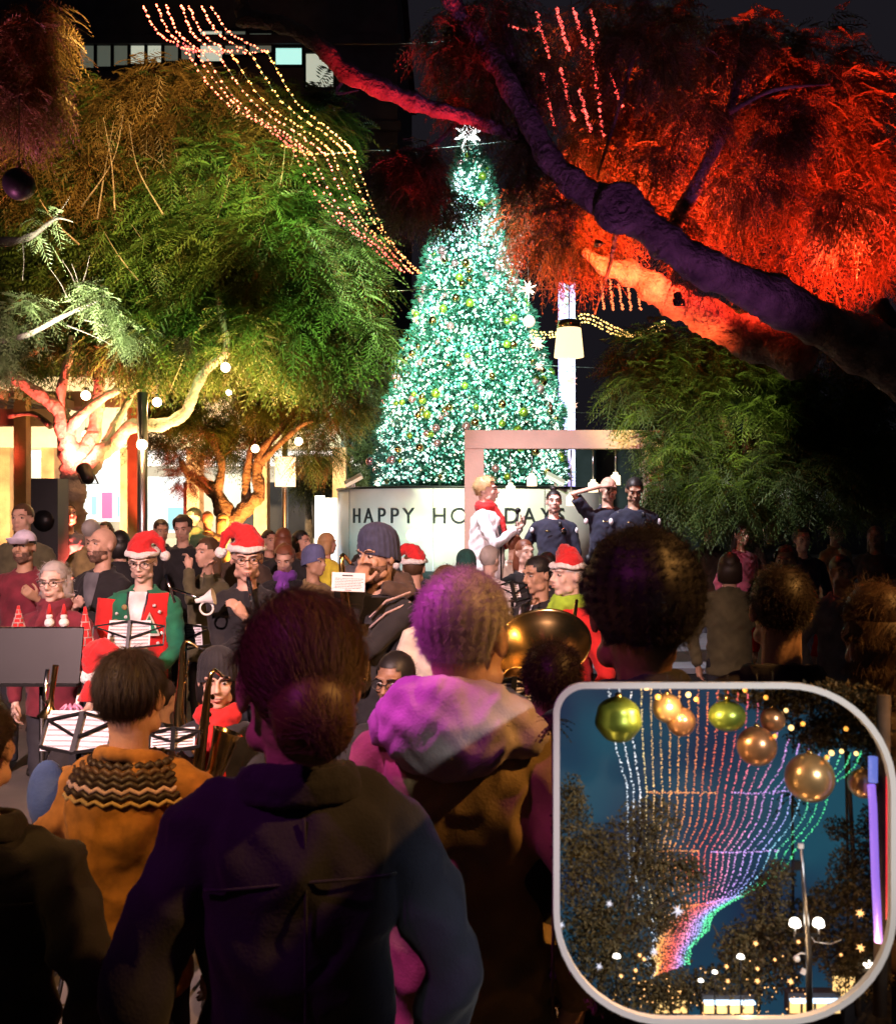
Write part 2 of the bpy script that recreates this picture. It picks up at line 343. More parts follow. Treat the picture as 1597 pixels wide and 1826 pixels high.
def person(label, px, py, d, skin='skin_fair', coat='coat', hair=('short', 'hair_dark'), face=0, look=(0, 0, 0), hands=(None, None), base=0.0,
           sit=False, hs=1.0, hat=None, vox=.0085, group=None, glasses=False, beard=None, scarf=None, shirt=None, fat=1.0, trousers='trouser',
           nstr=500, slen=.02, curl=.2, open_front=False, hood=None, bare_arm=None, palm=(None, None), lean=0.0, rad=.0006, scale=None, collar=True, flow=(0, .35, -.8), comb=None, wr_=.0035, wf=16, vox_j=.013, coatlook=False):
    """a person whose crown is seen at px, py at distance d, standing (or sitting) on the height base; face = heading, 0 looks to the camera"""
    top = at(px, py, d); full = 1.755 if not sit else 1.30
    s = scale or (top.z - base) / full
    seat = 0.0
    o = empty('person', (top.x, top.y, base), R(face), label=label, cat='person', group=group)
    dz = 0 if not sit else -.455           # everything above the hips slides down when sitting
    q = Matrix.Scale(s, 4)
    V = lambda x, y, z: Vector((x, y + lean * (z - .9) * -1, z + dz)) * s
    f = fat
    # joints
    neck0 = V(0, .015, 1.44); hc = V(0, -.005, 1.635)
    T = Matrix.Translation(hc - Vector((0, 0, .05 * s * hs))) @ Euler((R(look[1]), R(look[2]), R(look[0])), 'XYZ').to_matrix().to_4x4() @ Matrix.Translation((0, 0, .05 * s * hs)) @ Matrix.Scale(s * hs, 4)
    torso = [(.90, .155 * f, .115 * f), (1.0, .158 * f, .118 * f), (1.12, .150 * f, .112 * f), (1.24, .168, .118 * f), (1.34, .172, .115), (1.40, .148, .098), (1.445, .098, .074), (1.48, .062, .058)]
    B = MB(); B.loft([(V(0, 0, z), (rx - .02) * s, (ry - .02) * s) for z, rx, ry in torso], 18)
    B.tube([neck0 - Vector((0, 0, .06 * s)), neck0, T @ Vector((0, .022, -.04))], [.064 * s, .055 * s, .052 * s * hs], 12)
    J = MB(); J.loft([(V(0, 0, z), (rx + .016) * s, (ry + .018) * s) for z, rx, ry in ([(.80, .165 * f, .125 * f)] if not sit else []) + torso[:-1]], 22)
    if collar: J.tube([V(math.sin(a) * .078, .012 - math.cos(a) * .07, 1.462 + .022 * -math.cos(a)) for a in np.linspace(.55, 2 * math.pi - .55, 12)], .017 * s, 8)
    default = [(-.235, -.03, .86), (.235, -.03, .86)]
    if sit: default = [(-.14, -.30, 1.02), (.14, -.30, 1.02)]
    wr = []
    for i, sd in enumerate((-1, 1)):
        S = V(sd * .178, .0, 1.372); t = hands[i]; h = V(*(t or default[i]))
        el, w = ik(S, h, .295 * s, .265 * s, (sd * .6, .45, -.8)); wr.append((w, el))
        B.tube([V(sd * .10, .0, 1.39), S, el, w], [.055 * s, .045 * s, .036 * s, .025 * s], 10)
        dd = (w - el).normalized(); pn = Vector(palm[i]) if palm[i] else (Vector((-sd, 0, 0)) if not t else Vector((-sd * .6, -.2, .6)))
        hand_mb(B, w, dd, pn, sd, .55 if not t else .75, s)
        e2 = w - dd * .012 * s
        if bare_arm == i: e2 = S.lerp(el, .8); J.tube([V(sd * .10, .0, 1.385), S, e2], [.075 * s, .068 * s, .062 * s], 14)
        else: J.tube([V(sd * .06, .0, 1.408), V(sd * .12, .0, 1.394), S, S.lerp(el, .5), el, el.lerp(w, .5), e2], [.055 * s, .060 * s, .063 * s, .060 * s, .054 * s, .048 * s, .041 * s], 14)
    head_parts(B, T)
    meshobj('body', remesh(B, vox * max(s, .8), 2), skin, o)
    J = meshobj('jacket', remesh(J, vox_j, 3, wr_, wf, random.uniform(0, 20), fold=.012 if vox_j < .0125 else 0), coat, o)
    if open_front or shirt:
        sm = MB(); zz = [1.12, 1.2, 1.28, 1.36, 1.42, 1.452]; wd = [.004, .018, .034, .046, .052, .045]; dp = [.150, .149, .142, .132, .118, .095]
        vs = [];
        for z, w_, y_ in zip(zz, wd, dp):
            for x in np.linspace(-w_, w_, 7): vs.append(V(x * 1.15, -y_ - .012 + abs(x) * .35, z))
        sm.add(vs, [(i * 7 + j, i * 7 + j + 1, (i + 1) * 7 + j + 1, (i + 1) * 7 + j) for i in range(5) for j in range(6)])
        sm.build('shirt_front', shirt or 'cloth_white', o)
    if coatlook:
        c = MB()
        for k, (rr, z, w) in enumerate([(.098, 1.455, .020), (.105, 1.435, .016), (.094, 1.475, .014)]): c.tube([V(math.cos(a) * rr, .014 + math.sin(a) * rr * .85, z + .012 * math.sin(a)) for a in np.linspace(0, 2 * math.pi, 30)], w * s, 8, cap=False)
        meshobj('collar', remesh(c, .008, 3, .0015, 40), coat, o)
        yb = lambda z: np.interp(z, [.8, 1.0, 1.12, 1.24, 1.34, 1.40, 1.445], [.133, .136, .130, .136, .133, .116, .092]) * (f if z < 1.2 else 1)
        c = MB(); c.tube([V(.0, yb(z) + .011, z) for z in np.linspace(.84, 1.42, 16)], .0028 * s, 6); c.tube([V(x, yb(1.30) * math.sqrt(max(0, 1 - (x / .20) ** 2)) + .012, 1.30 + .02 * math.cos(x * 9)) for x in np.linspace(-.165, .165, 17)], .0028 * s, 6)
        c.build('seam', coat, o)
    # legs
    L = MB()
    for sd in (-1, 1):
        if sit:
            kn = V(sd * .14, -.42, .93); an = Vector((sd * .13 * s, -.45 * s, .09 * s)) 
            L.tube([V(sd * .085, .0, .95), kn, kn + Vector((0, -.02, -.03)) * s, an], [.098 * s, .072 * s, .066 * s, .045 * s], 10)
        else:
            an = Vector((sd * .10, .01, .07)) * s; L.tube([V(sd * .085, 0, .93), V(sd * .095, -.01, .50), an], [.098 * s, .066 * s, .048 * s], 10)
    L.loft([(V(0, 0, .86), .13 * s, .10 * s), (V(0, 0, .93), .16 * f * s, .12 * f * s), (V(0, 0, 1.0), .155 * f * s, .115 * f * s)], 16)
    meshobj('trousers', remesh(L, .02, 2, .003), trousers, o)
    for sd in (-1, 1):
        c = Vector((sd * .11 * s, (-.50 if sit else -.04) * s, .035)); sh = MB()
        sh.tube([c + Vector((0, .09, .015)), c + Vector((0, .0, .02)), c + Vector((0, -.10, .0)), c + Vector((0, -.14, -.005))], [(.036, .038), (.042, .045), (.042, .032), (.02, .018)], 10)
        sh.build('shoe', 'shoe', o)
    # eyes, brows
    ey = MB(); ir = MB(); br = MB()
    for sd in (-1, 1):
        ey.ell((sd * .0315, -.0765, .009), (.0125, .0105, .0062), 10, 8, T=T); ir.ell((sd * .0315, -.0862, .009), (.0058, .0035, .0060), 8, 6, T=T)
        br.tube([T @ Vector((sd * .012, -.0955, .028)), T @ Vector((sd * .032, -.0965, .036)), T @ Vector((sd * .052, -.080, .031))], [.0018 * s, .0026 * s, .0012 * s], 6)
    e = ey.build('eyes', 'eye_white', o); ir.build('iris', 'iris', e)
    hm = hair[1] if hair else 'hair_dark'; br.build('eyebrows', hm if hm not in ('hair_blond',) else 'hair_brown', o)
    lp = MB(); lp.ell((0, -.0985, -.0535), (.019, .0055, .0040), 10, 6, T=T); lp.ell((0, -.0975, -.0635), (.016, .006, .0048), 10, 6, T=T); lp.build('lips', 'lip', o)
    if hair and hat in (None, 'cap', 'santa', 'beanie'):
        me = hair_cap(hair[0], T, slen)
        hc_ = meshobj('hair', me, hair[1], o)
        if nstr and hat is None: strands(me, T, nstr, slen * s * hs, curl, hair[1], hc_, seed=random.randint(0, 9999), rad=rad, flow=flow, comb=comb)
    if beard:
        b = MB(); b.ell((0, -.028, -.052), (.0625, .071, .068), 22, 14, T=T, keep=lambda c: c[2] < -.040 and c[1] < .02 and not (c[1] < -.085 and -.072 < c[2] and abs(c[0]) < .024))
        b.ell((0, -.060, -.096), (.031, .027, .023), 12, 8, T=T); b.tube([T @ Vector((x, -.1 + abs(x) * .5, -.043 - abs(x) * .25)) for x in (-.03, -.015, 0, .015, .03)], .0045 * s, 6)
        b.build('beard', beard, o)
    if glasses:
        g = MB()
        for sd in (-1, 1):
            g.tube([T @ Vector((sd * .033 + .022 * math.cos(a), -.104, .006 + .016 * math.sin(a))) for a in np.linspace(0, 2 * math.pi, 15)], .0022 * s, 6, cap=False)
            g.tube([T @ Vector((sd * .055, -.103, .012)), T @ Vector((sd * .074, -.07, .012)), T @ Vector((sd * .079, .01, .008))], .002 * s, 6)
        g.tube([T @ Vector((-.011, -.104, .01)), T @ Vector((0, -.108, .013)), T @ Vector((.011, -.104, .01))], .0022 * s, 6)
        g.build('glasses', 'black_plastic', o)
    if scarf:
        c = MB()
        for k, (rr, zz) in enumerate([(.078, 1.462), (.086, 1.485), (.074, 1.505)]):
            c.tube([V(math.cos(a) * rr, .006 + math.sin(a) * rr * .95, zz + .008 * math.sin(3 * a + k)) for a in np.linspace(0, 2 * math.pi, 18)], .026 * s, 8, cap=False)
        c.tube([V(.02, -.08, 1.47), V(.03, -.14, 1.38), V(.035, -.165, 1.25), V(.03, -.165, 1.08)], [(.03, .02), (.042, .014), (.045, .014), (.048, .012)], 8)
        c.tube([V(-.02, -.08, 1.47), V(-.03, -.14, 1.38), V(-.04, -.165, 1.27), V(-.035, -.165, 1.16)], [(.03, .02), (.042, .014), (.045, .014), (.048, .012)], 8)
        meshobj('scarf', remesh(c, .009, 2, .003, 30), scarf, o)
    if hood:
        c = MB()
        c.tube([V(math.sin(a) * (.125 + .0 * a), .03 - math.cos(a) * .105, 1.455 - .03 * math.cos(a) * -1) for a in np.linspace(.5, 2 * math.pi - .5, 14)], [.03 + .022 * math.sin(t) for t in np.linspace(.3, 2.84, 14)], 10)
        c.ell(V(0, .120, 1.45), (.150 * s, .075 * s, .105 * s), 18, 12); c.tube([V(-.17, .03, 1.42), V(-.09, .10, 1.50), V(0, .13, 1.52), V(.09, .10, 1.50), V(.17, .03, 1.42)], [.05, .055, .05, .055, .05], 10)
        meshobj('hood', remesh(c, .010, 3, .004, 22), hood, o)
    if hat == 'santa':
        t = random.choice((-1, 1)) if not isinstance(look, dict) else 1
        t = -1 if 'over its left' in label else t
        h = MB(); h.tube([T @ Vector(p) for p in ((0, .012, .045), (0, .012, .085), (t * .012, .014, .125), (t * .06, .02, .148), (t * .105, .025, .115), (t * .125, .03, .05))],
                         [(.086 * s * hs, .104 * s * hs), (.082 * s * hs, .098 * s * hs), (.062 * s * hs,) * 2, (.042 * s * hs,) * 2, (.028 * s * hs,) * 2, (.014 * s * hs,) * 2], 20)
        ho = meshobj('santa_hat', remesh(h, .007, 2, .003, 30), 'felt_red', o)
        b = MB(); b.tube([T @ Vector((math.cos(a) * .084, .012 + math.sin(a) * .102, .058 + .004 * math.sin(5 * a) - .004 * math.sin(a))) for a in np.linspace(0, 2 * math.pi, 26)], [(.016 * s, .023 * s)] * 26, 10, cap=False)
        b = b.build('fur_band', 'fur_white', ho); b['kind'] = 'thing'
        MB().ell((t * .128, .032, .025), .032, 16, 12, T=T).build('pompom', 'fur_white', ho); del b['kind']
    if hat == 'beanie':
        h = MB(); na = 96
        prf = [(.99, -.012), (1.03, .0), (1.04, .028), (1.0, .040), (1.01, .060), (.97, .088), (.84, .115), (.60, .137), (.30, .149), (.03, .153)]
        for f_, z_ in prf:
            for j in range(na):
                a = 2 * math.pi * j / na; rb = 1 + (.022 if j % 4 < 2 else -.010); y_ = .016 + math.sin(a) * .103 * f_ * rb
                h.v.append(tuple(T @ Vector((math.cos(a) * .0845 * f_ * rb, y_, z_ + .006 - (.30 if z_ < .06 else .12) * (y_ - .0)))))
        h.f += [(i * na + j, i * na + (j + 1) % na, (i + 1) * na + (j + 1) % na, (i + 1) * na + j) for i in range(len(prf) - 1) for j in range(na)]
        h.build('beanie', (hair[2] if len(hair) > 2 else 'knit_navy'), o)
    if hat == 'cap':
        h = MB(); h.ell((0, .010, .045), (.083, .101, .082), 26, 16, T=T, keep=lambda c: c[2] > .045)
        h.tube([T @ Vector((x, -.09 - .062 * math.cos(x * 20), .050 - .012 * abs(x) * 20 * .5)) for x in np.linspace(-.07, .07, 9)], [(.006 * s, .03 * s)] * 9, 8)
        h.ell((0, .01, .127), (.007, .007, .005), 8, 6, T=T); h.build('cap', 'cap_lilac', o)
    o['_s'] = s
    return o, T, V, s, wr

def copy_tree(o, parent=None):
    c = o.copy(); COL.objects.link(c); c.parent = parent
    for ch in [x for x in KIDS.get(o.name, [])]: copy_tree(ch, c)
    return c
KIDS = {}
# ------------------------------------------------------------------ lamps that light the square (fixtures with bodies, some of them added)
def spot(px, py, d, target, power, col, size=60, blend=.6, radius=.08, name='stage_light', label=None, loc=None, body=True, group=None, sz=1.0):
    p = Vector(loc) if loc else at(px, py, d); t = Vector(target)
    o = empty(name, p, label=label or 'black stage light on a yoke', cat='light', group=group)
    q = (t - p).to_track_quat('-Z', 'Y'); m4 = q.to_matrix().to_4x4() @ Matrix.Scale(sz, 4)
    if body:
        b = MB(); b.lathe([(.0, .20), (.05, .20), (.07, .16), (.075, .0), (.085, -.03), (.078, -.03), (.068, .0), (.06, .10), (.0, .11)], 16, T=m4); b.build('housing', 'black_metal', o)
        y = MB(); y.bar(m4 @ Vector((.09, 0, .08)), m4 @ Vector((.09, 0, .24)), .02, .008); y.bar(m4 @ Vector((-.09, 0, .08)), m4 @ Vector((-.09, 0, .24)), .02, .008); y.bar(m4 @ Vector((-.094, 0, .24)), m4 @ Vector((.094, 0, .24)), .02, .008)
        y.build('yoke', 'black_metal', o)
    L = bpy.data.lights.new('lamp', 'SPOT'); L.energy = power; L.color = col; L.spot_size = R(size); L.spot_blend = blend; L.shadow_soft_size = radius
    l = bpy.data.objects.new('lamp', L); COL.objects.link(l); l.parent = o; l.rotation_euler = q.to_euler(); l.location = m4 @ Vector((0, 0, -.05))
    return o
emit('bulb_warm', (1.0, .72, .38), 14, True); emit('bulb_white', (1.0, .93, .80), 18, True)
emit('fairy_warm', (1.0, .23, .08), 1.5); emit('fairy_red', (1.0, .13, .11), 1.6); emit('fairy_gold', (1.0, .58, .16), 2.4)
emit('fairy_tree', (.66, 1.0, .84), 1.35); emit('fairy_tree_warm', (1.0, .80, .62), 1.8); emit('foliage_glow_teal', (.12, .50, .38), .9); emit('fairy_tree_cool', (.66, .74, 1.0), 1.9)
emit('shop_light', (1.0, .93, .80), 1.9, True); emit('shop_cool', (.72, .95, 1.0), 2.2, True); emit('window_lit', (.80, .85, .66), .42)
emit('window_dim', (.45, .52, .40), .11); emit('window_teal', (.45, .85, .75), .8)
emit('tube_violet', (.55, .42, 1.0), .95, True); emit('lantern_glow', (1.0, .70, .36), 1.5, True); emit('sign_glow', (.75, .86, 1.0), 1.8, True)
emit('star_glow', (1.0, .55, .44), 1.1); emit('banner_glow', (1.0, .82, .62), .75)

# ground
g = MB(); g.add([(-90, -30, 0), (90, -30, 0), (90, 120, 0), (-90, 120, 0)], [(0, 1, 2, 3)]); g.build('ground', 'paving', kind='structure')

# ------------------------------------------------------------------ buildings
def building(label, x0, x1, y, depth, h, m='dark_wall'):
    o = empty('building', ((x0 + x1) / 2, y, 0), label=label, cat='building')
    MB().box((0, depth / 2, h / 2), (x1 - x0, depth, h)).build('wall', m, o, smooth=False)
    MB().box((0, depth / 2, h + .1), (x1 - x0 + .5, depth + .5, .24)).build('roof', m, o, smooth=False)
    return o
def pane(o, px0, py0, px1, py1, d, m, fr='dark_wall', bars=0, name='window'):
    a = at(px0, py1, d) - o.location; b = at(px1, py0, d) - o.location; w = b.x - a.x; h = b.z - a.z
    f = MB()
    for (c, sz) in [(((a.x + b.x) / 2, -.05, a.z), (w + .1, .12, .08)), (((a.x + b.x) / 2, -.05, b.z), (w + .1, .12, .08)), ((a.x, -.05, (a.z + b.z) / 2), (.08, .116, h)), ((b.x, -.05, (a.z + b.z) / 2), (.08, .116, h))]: f.box(c, sz)
    for k in range(bars): f.box((a.x + w * (k + 1) / (bars + 1), -.04, (a.z + b.z) / 2), (.04, .06, h))
    fo = f.build(name, 'black_metal', o, smooth=False)
    MB().box(((a.x + b.x) / 2, -.02, (a.z + b.z) / 2), (w, .02, h)).build('pane', m, fo, smooth=False)
tower = building('dark tower block with a lit ribbon of windows high behind the left tree', -18, -2.0, 40, 16, 24)
xs = np.linspace(142, 352, 8)
for i in range(7): pane(tower, xs[i], 66 - i * .8, xs[i + 1] - 2, 124 - i * 2.5, 39.98, 'window_lit' if i in (3, 4) else 'window_dim')
for a, b, c, e, m in [(356, 54, 398, 112, 'window_lit'), (400, 54, 440, 100, 'window_dim'), (444, 58, 486, 96, 'window_dim'), (490, 84, 540, 118, 'window_teal'), (544, 94, 596, 158, 'window_lit'), (180, 176, 262, 196, 'window_teal'), (560, 190, 600, 240, 'window_dim'),
                      (70, 190, 130, 240, 'window_dim'), (290, 178, 350, 200, 'window_dim'), (205, 262, 225, 282, 'window_teal'), (330, 262, 350, 280, 'window_dim')]: pane(tower, a, b, c, e, 39.98, m)
for k in range(6):
    z = 3.5 + k * 3.4; MB().box((0, -.12, z), (16.3, .25, .35)).build('floor_band', 'dark_wall', tower, smooth=False)
rear = building('low dark building beyond the far crowd on the right', 1.5, 30, 44, 12, 5)
for k in range(5): pane(rear, 1010 + k * 110, 870, 1080 + k * 110, 915, 43.98, 'window_lit' if k % 2 else 'window_dim')

# shop front on the left, glowing interiors behind glass
shop = empty('shop', at(300, 913, 22) * Vector((1, 1, 0)) if False else Vector((at(300, 913, 22).x, 22, 0)), label='bright shop with glowing glass front behind the left trees', cat='shop')
sx = shop.location.x; Xl = at(-140, 0, 22).x - sx; Xr = at(612, 0, 22).x - sx; zt = at(0, 800, 22).z
MB().box(((Xl + Xr) / 2, 3, zt + .75), (Xr - Xl, 7, 1.5)).build('fascia', 'plaster', shop, smooth=False)
MB().box(((Xl + Xr) / 2, 6.6, zt / 2), (Xr - Xl, .2, zt)).build('back_wall', 'plaster', shop, smooth=False)
MB().box(((Xl + Xr) / 2, 3.4, zt - .06), (Xr - Xl - .4, 6, .06)).build('lit_ceiling', 'shop_light', shop, smooth=False)
MB().box(((Xl + Xr) / 2, 3, .06), (Xr - Xl, 7, .12)).build('shop_floor', 'plaster', shop, smooth=False)
for px in (-136, 20, 98, 236, 352, 470, 608):
    MB().box((at(px, 0, 22).x - sx, -.2, zt / 2), (.28, .4, zt)).build('pillar', 'wood', shop, smooth=False)
gl = bpy.data.materials.new('shop_glass'); gl.use_nodes = True; gb = gl.node_tree.nodes['Principled BSDF']
gb.inputs['Transmission Weight'].default_value = 1; gb.inputs['Roughness'].default_value = .02; gb.inputs['IOR'].default_value = 1.02; M['shop_glass'] = gl
def glow_panel(px0, py0, px1, py1, y, m, nm):
    a = at(px0, py1, 22 + y); b = at(px1, py0, 22 + y)
    MB().box(((a.x + b.x) / 2 - sx, y, (a.z + b.z) / 2), (b.x - a.x, .05, b.z - a.z)).build(nm, m, shop, smooth=False)
for p in [(14, 760, 96, 960, .25), (104, 760, 232, 960, .25), (242, 800, 348, 960, .25), (358, 800, 464, 960, .25), (476, 800, 604, 960, .25)]: glow_panel(*p, 'shop_glass', 'glass_pane')
emit('glow_cream', (1.0, .86, .60), .75, True); emit('glow_white', (.90, 1.0, .98), .95, True); emit('glow_pink', (1.0, .25, .50), .8); emit('glow_cyan', (.45, .85, .95), .8)  # flat emissive panels stand in for the bright shop interior
glow_panel(14, 770, 120, 950, 2.2, 'glow_cream', 'lit_panel'); glow_panel(150, 830, 240, 930, 2.6, 'glow_white', 'lit_panel')
glow_panel(262, 850, 350, 950, 2.0, 'glow_white', 'lit_panel'); glow_panel(182, 878, 200, 925, 1.8, 'glow_pink', 'dress_display'); glow_panel(210, 885, 222, 922, 1.8, 'glow_cyan', 'dress_display')  # dress displays glow by their own emission
glow_panel(300, 905, 335, 945, 1.6, 'glow_cyan', 'dress_display'); glow_panel(164, 885, 172, 918, 1.8, 'glow_cyan', 'dress_display')
glow_panel(400, 845, 470, 905, 3.0, 'glow_cream', 'lit_panel')
for k, p in enumerate([(425, 905, 470, 955), (476, 860, 604, 960)]): glow_panel(*p, 3.4, 'dark_wall', 'dark_panel')  # flat dark panels in place of deeper recesses

# dark upright cabinet (loudspeaker stack) beside the trunk
sp = empty('loudspeaker', (at(79, 0, 10.5).x, 10.5, 0), label='tall black loudspeaker tower in front of the glowing shop', cat='loudspeaker')
zt2 = at(0, 853, 10.5).z
MB().box((0, .15, zt2 / 2), (.28, .3, zt2)).build('cabinet', 'black_plastic', sp, smooth=False)
for k in range(4): MB().lathe([(.0, 0), (.06, 0), (.10, .02), (.11, .03), (.0, .031)], 20, T=Matrix.Translation((0, .0, .5 + k * .42)) @ Matrix.Rotation(R(90), 4, 'X')).build('driver', 'black_metal', sp)

# pergola of timber posts and beams on the far left
pg = empty('pergola', (at(60, 0, 13).x, 13, 0), label='timber pergola with pale beams beside the red lit trunk', cat='pergola')
for px, dd in ((40, 13), (240, 14.5), (-60, 13)):
    a = at(px, 0, dd); zz = at(0, 700, dd).z
    MB().box((a.x - pg.location.x, dd - 13, zz / 2), (.16, .16, zz)).build('post', 'wood', pg, smooth=False)
for k, (py, dd) in enumerate([(745, 13.1), (712, 14.2)]):
    a = at(-80, py, dd); b = at(100 if k == 0 else 262, py, dd)
    MB().bar(a - pg.location, b - pg.location, .10, .22).build('beam', 'wood_pale', pg, smooth=False)
for k in range(7):
    x = at(-60 + k * 26, 0, 13.5).x - pg.location.x; MB().box((x, .6, at(0, 728, 13.1).z + .15), (.06, 1.9, .12)).build('rafter', 'wood_pale', pg, smooth=False)
po = MB(); zz = at(0, 700, 11).z; po.tube([(0, 0, 0), (0, 0, zz)], .055, 12); po.build('lamp_pole', 'steel', loc=(at(254, 0, 11).x, 11, 0), label='slim grey pole standing before the wooden shop pillar', cat='pole')

# ------------------------------------------------------------------ trees
def limb(pts, radii, n=10, d0=None):
    """pts as (px, py, d)"""
    return [tuple(at(*p)) + (r,) for p, r in zip(pts, radii)]
def branch(mb, pts, n=10, k=7, knob=.10):
    big = max(p[3] for p in pts) > .045
    S = spline(pts, k * 2 if big else k); ph = random.uniform(0, 6); i0 = len(mb.v); n = n + 6 if big else n
    mb.tube([s[:3] for s in S], [s[3] * (1 + knob * math.sin(i * (.55 if big else 1.1) + ph)) for i, s in enumerate(S)], n)
    if big:                                  # furrows, swellings and scars
        for j in range(i0, len(mb.v)):
            p = Vector(mb.v[j]); q = min((j - i0) // n, len(S) - 1); c = Vector(S[q][:3]); d = p - c; r_ = d.length
            a = noise.noise(p * (1.1 / max(r_, .03))) * .16 + noise.noise(Vector((p.x * 9, p.y * 9, p.z * 2.5))) * .16 + noise.noise(p * 22) * .07
            mb.v[j] = tuple(c + d * (1 + a))
def fronds(name, blobs, n, L, m, parent, seed=0, droop=.5, pairs=8, wid=.16, kind='stuff', leaf=.42):
    """feathery compound leaves spread in sprays through ellipsoid volumes; blobs = (centre, (rx, ry, rz), weight)"""
    g = np.random.default_rng(seed)
    w = np.array([b[2] for b in blobs], float); w /= w.sum(); bi = g.choice(len(blobs), n, p=w)
    C = np.array([tuple(b[0]) for b in blobs])[bi]; Rr = np.array([b[1] for b in blobs])[bi]
    # sprays: fronds share twig ends
    ns = max(1, n // 7); sid = g.integers(0, ns, n)
    sb = g.choice(len(blobs), ns, p=w); u = g.normal(0, 1, (ns, 3)); u /= np.linalg.norm(u, axis=1, keepdims=True)
    rad = g.uniform(.25, 1, (ns, 1)) ** .45
    SCc = np.array([tuple(b[0]) for b in blobs])[sb] + u * rad * np.array([b[1] for b in blobs])[sb]
    P = SCc[sid] + g.normal(0, L * .12, (n, 3))
    az = g.uniform(0, 2 * np.pi, n); el = g.uniform(-.9, .55, n) - droop * .3
    D = np.stack([np.cos(az) * np.cos(el), np.sin(az) * np.cos(el), np.sin(el)], 1) + u[sid] * .5
    D /= np.linalg.norm(D, axis=1, keepdims=True)
    up = np.array([0, 0, 1.0]) + g.normal(0, .35, (n, 3)); X = np.cross(D, up); X /= np.linalg.norm(X, axis=1, keepdims=True) + 1e-9
    Nn = np.cross(X, D); Ls = L * g.uniform(.55, 1.15, n)
    V = []; 
    t = (np.arange(pairs) + .6) / pairs
    Q = np.empty((n, pairs * 2 + 1, 4, 3))
    def pt(tt): return P + D * (Ls * tt)[:, None] - np.array([0, 0, 1.0]) * (Ls * droop * tt * tt)[:, None]
    # rachis
    a = pt(0); b = pt(1.0); Q[:, -1, 0] = a - X * L * .012; Q[:, -1, 1] = a + X * L * .012; Q[:, -1, 2] = b + X * L * .004; Q[:, -1, 3] = b - X * L * .004
    for i, tt in enumerate(t):
        c = pt(tt); ll = leaf * L * math.sin(math.pi * min(.97, .18 + .80 * tt)) * .75
        for j, s in enumerate((-1, 1)):
            dr = X * s * .80 + D * .50 - Nn * .12 - np.array([0, 0, .22]); dr /= np.linalg.norm(dr, axis=1, keepdims=True)
            wv = D * (L * wid / 2 / pairs * 2.1)
            e = c + dr * ll; m_ = c + dr * ll * .5
            Q[:, i * 2 + j, 0] = c; Q[:, i * 2 + j, 1] = m_ + wv; Q[:, i * 2 + j, 2] = e; Q[:, i * 2 + j, 3] = m_ - wv
    V = Q.reshape(-1, 3); Fq = np.arange(len(V)).reshape(-1, 4)
    return npmesh(name, V, Fq, m, parent, kind=kind)
def blob(px, py, rx, ry, d, dz=None, w=None):
    c = at(px, py, d); a = rx / F * d; b = ry / F * d
    return (c, (a, dz or a * .8, b), w or a * b)

# big left tree ------------------------------------------------------
t1 = empty('tree', (at(125, 0, 12).x, 12, 0), label='broad feathery tree with red lit forked trunk before the shop', cat='tree')
off = t1.location
def rel(mb, root):
    mb.v = [tuple(Vector(v) - root.location) for v in mb.v]; return mb
tr = MB()
branch(tr, limb([(123, 1200, 12), (122, 960, 12), (124, 900, 12), (132, 850, 12), (148, 812, 12), (168, 770, 12.1), (176, 700, 12.2), (178, 650, 12.4), (200, 590, 12.6)], [.22, .19, .17, .165, .14, .085, .07, .06, .045]), 14)
branch(tr, limb([(138, 850, 12), (122, 800, 11.9), (108, 740, 11.8), (80, 710, 11.7), (40, 685, 11.6), (5, 660, 11.5)], [.14, .12, .09, .075, .065, .05]), 12)
branch(tr, limb([(112, 765, 11.9), (108, 700, 11.8), (118, 660, 11.8), (130, 600, 11.9)], [.085, .06, .05, .04]), 10)
branch(tr, limb([(118, 775, 11.9), (140, 745, 11.7), (180, 712, 11.6), (212, 696, 11.5)], [.08, .065, .05, .035]), 10)
branch(tr, limb([(150, 845, 12), (175, 812, 11.9), (205, 790, 11.8), (235, 760, 11.7), (290, 757, 11.5), (330, 735, 11.4), (350, 690, 11.3), (372, 655, 11.3), (402, 630, 11.2), (402, 590, 11.2)], [.13, .10, .085, .078, .068, .062, .055, .05, .045, .03]), 12)
branch(tr, limb([(190, 790, 11.9), (215, 740, 12.0), (235, 705, 12.1), (250, 690, 12.2)], [.06, .045, .035, .03]), 10)
branch(tr, limb([(15, 742, 12.4), (60, 738, 12.2), (90, 760, 12.0)], [.03, .03, .04]), 8)
tw_ = MB()
for k in range(40):
    a = (random.uniform(60, 560), random.uniform(330, 640), random.uniform(11.2, 13.5)); b = (a[0] + random.uniform(-70, 90), a[1] - random.uniform(60, 190), a[2] + random.uniform(-.4, .4))
    branch(tw_, limb([a, ((a[0] + b[0]) / 2 + random.uniform(-28, 28), (a[1] + b[1]) / 2, a[2]), b], [.011, .007, .003]), 6, 6)
branch(tr, limb([(200, 600, 12.5), (230, 480, 12.6), (300, 380, 12.7), (390, 320, 12.8)], [.05, .045, .035, .02]), 8)
branch(tr, limb([(402, 600, 11.2), (380, 460, 12), (400, 330, 12.4)], [.035, .03, .015]), 8)
rel(tr, t1).build('trunk', 'bark_pale', t1); rel(tw_, t1).build('twigs', 'bark', t1, kind='stuff')
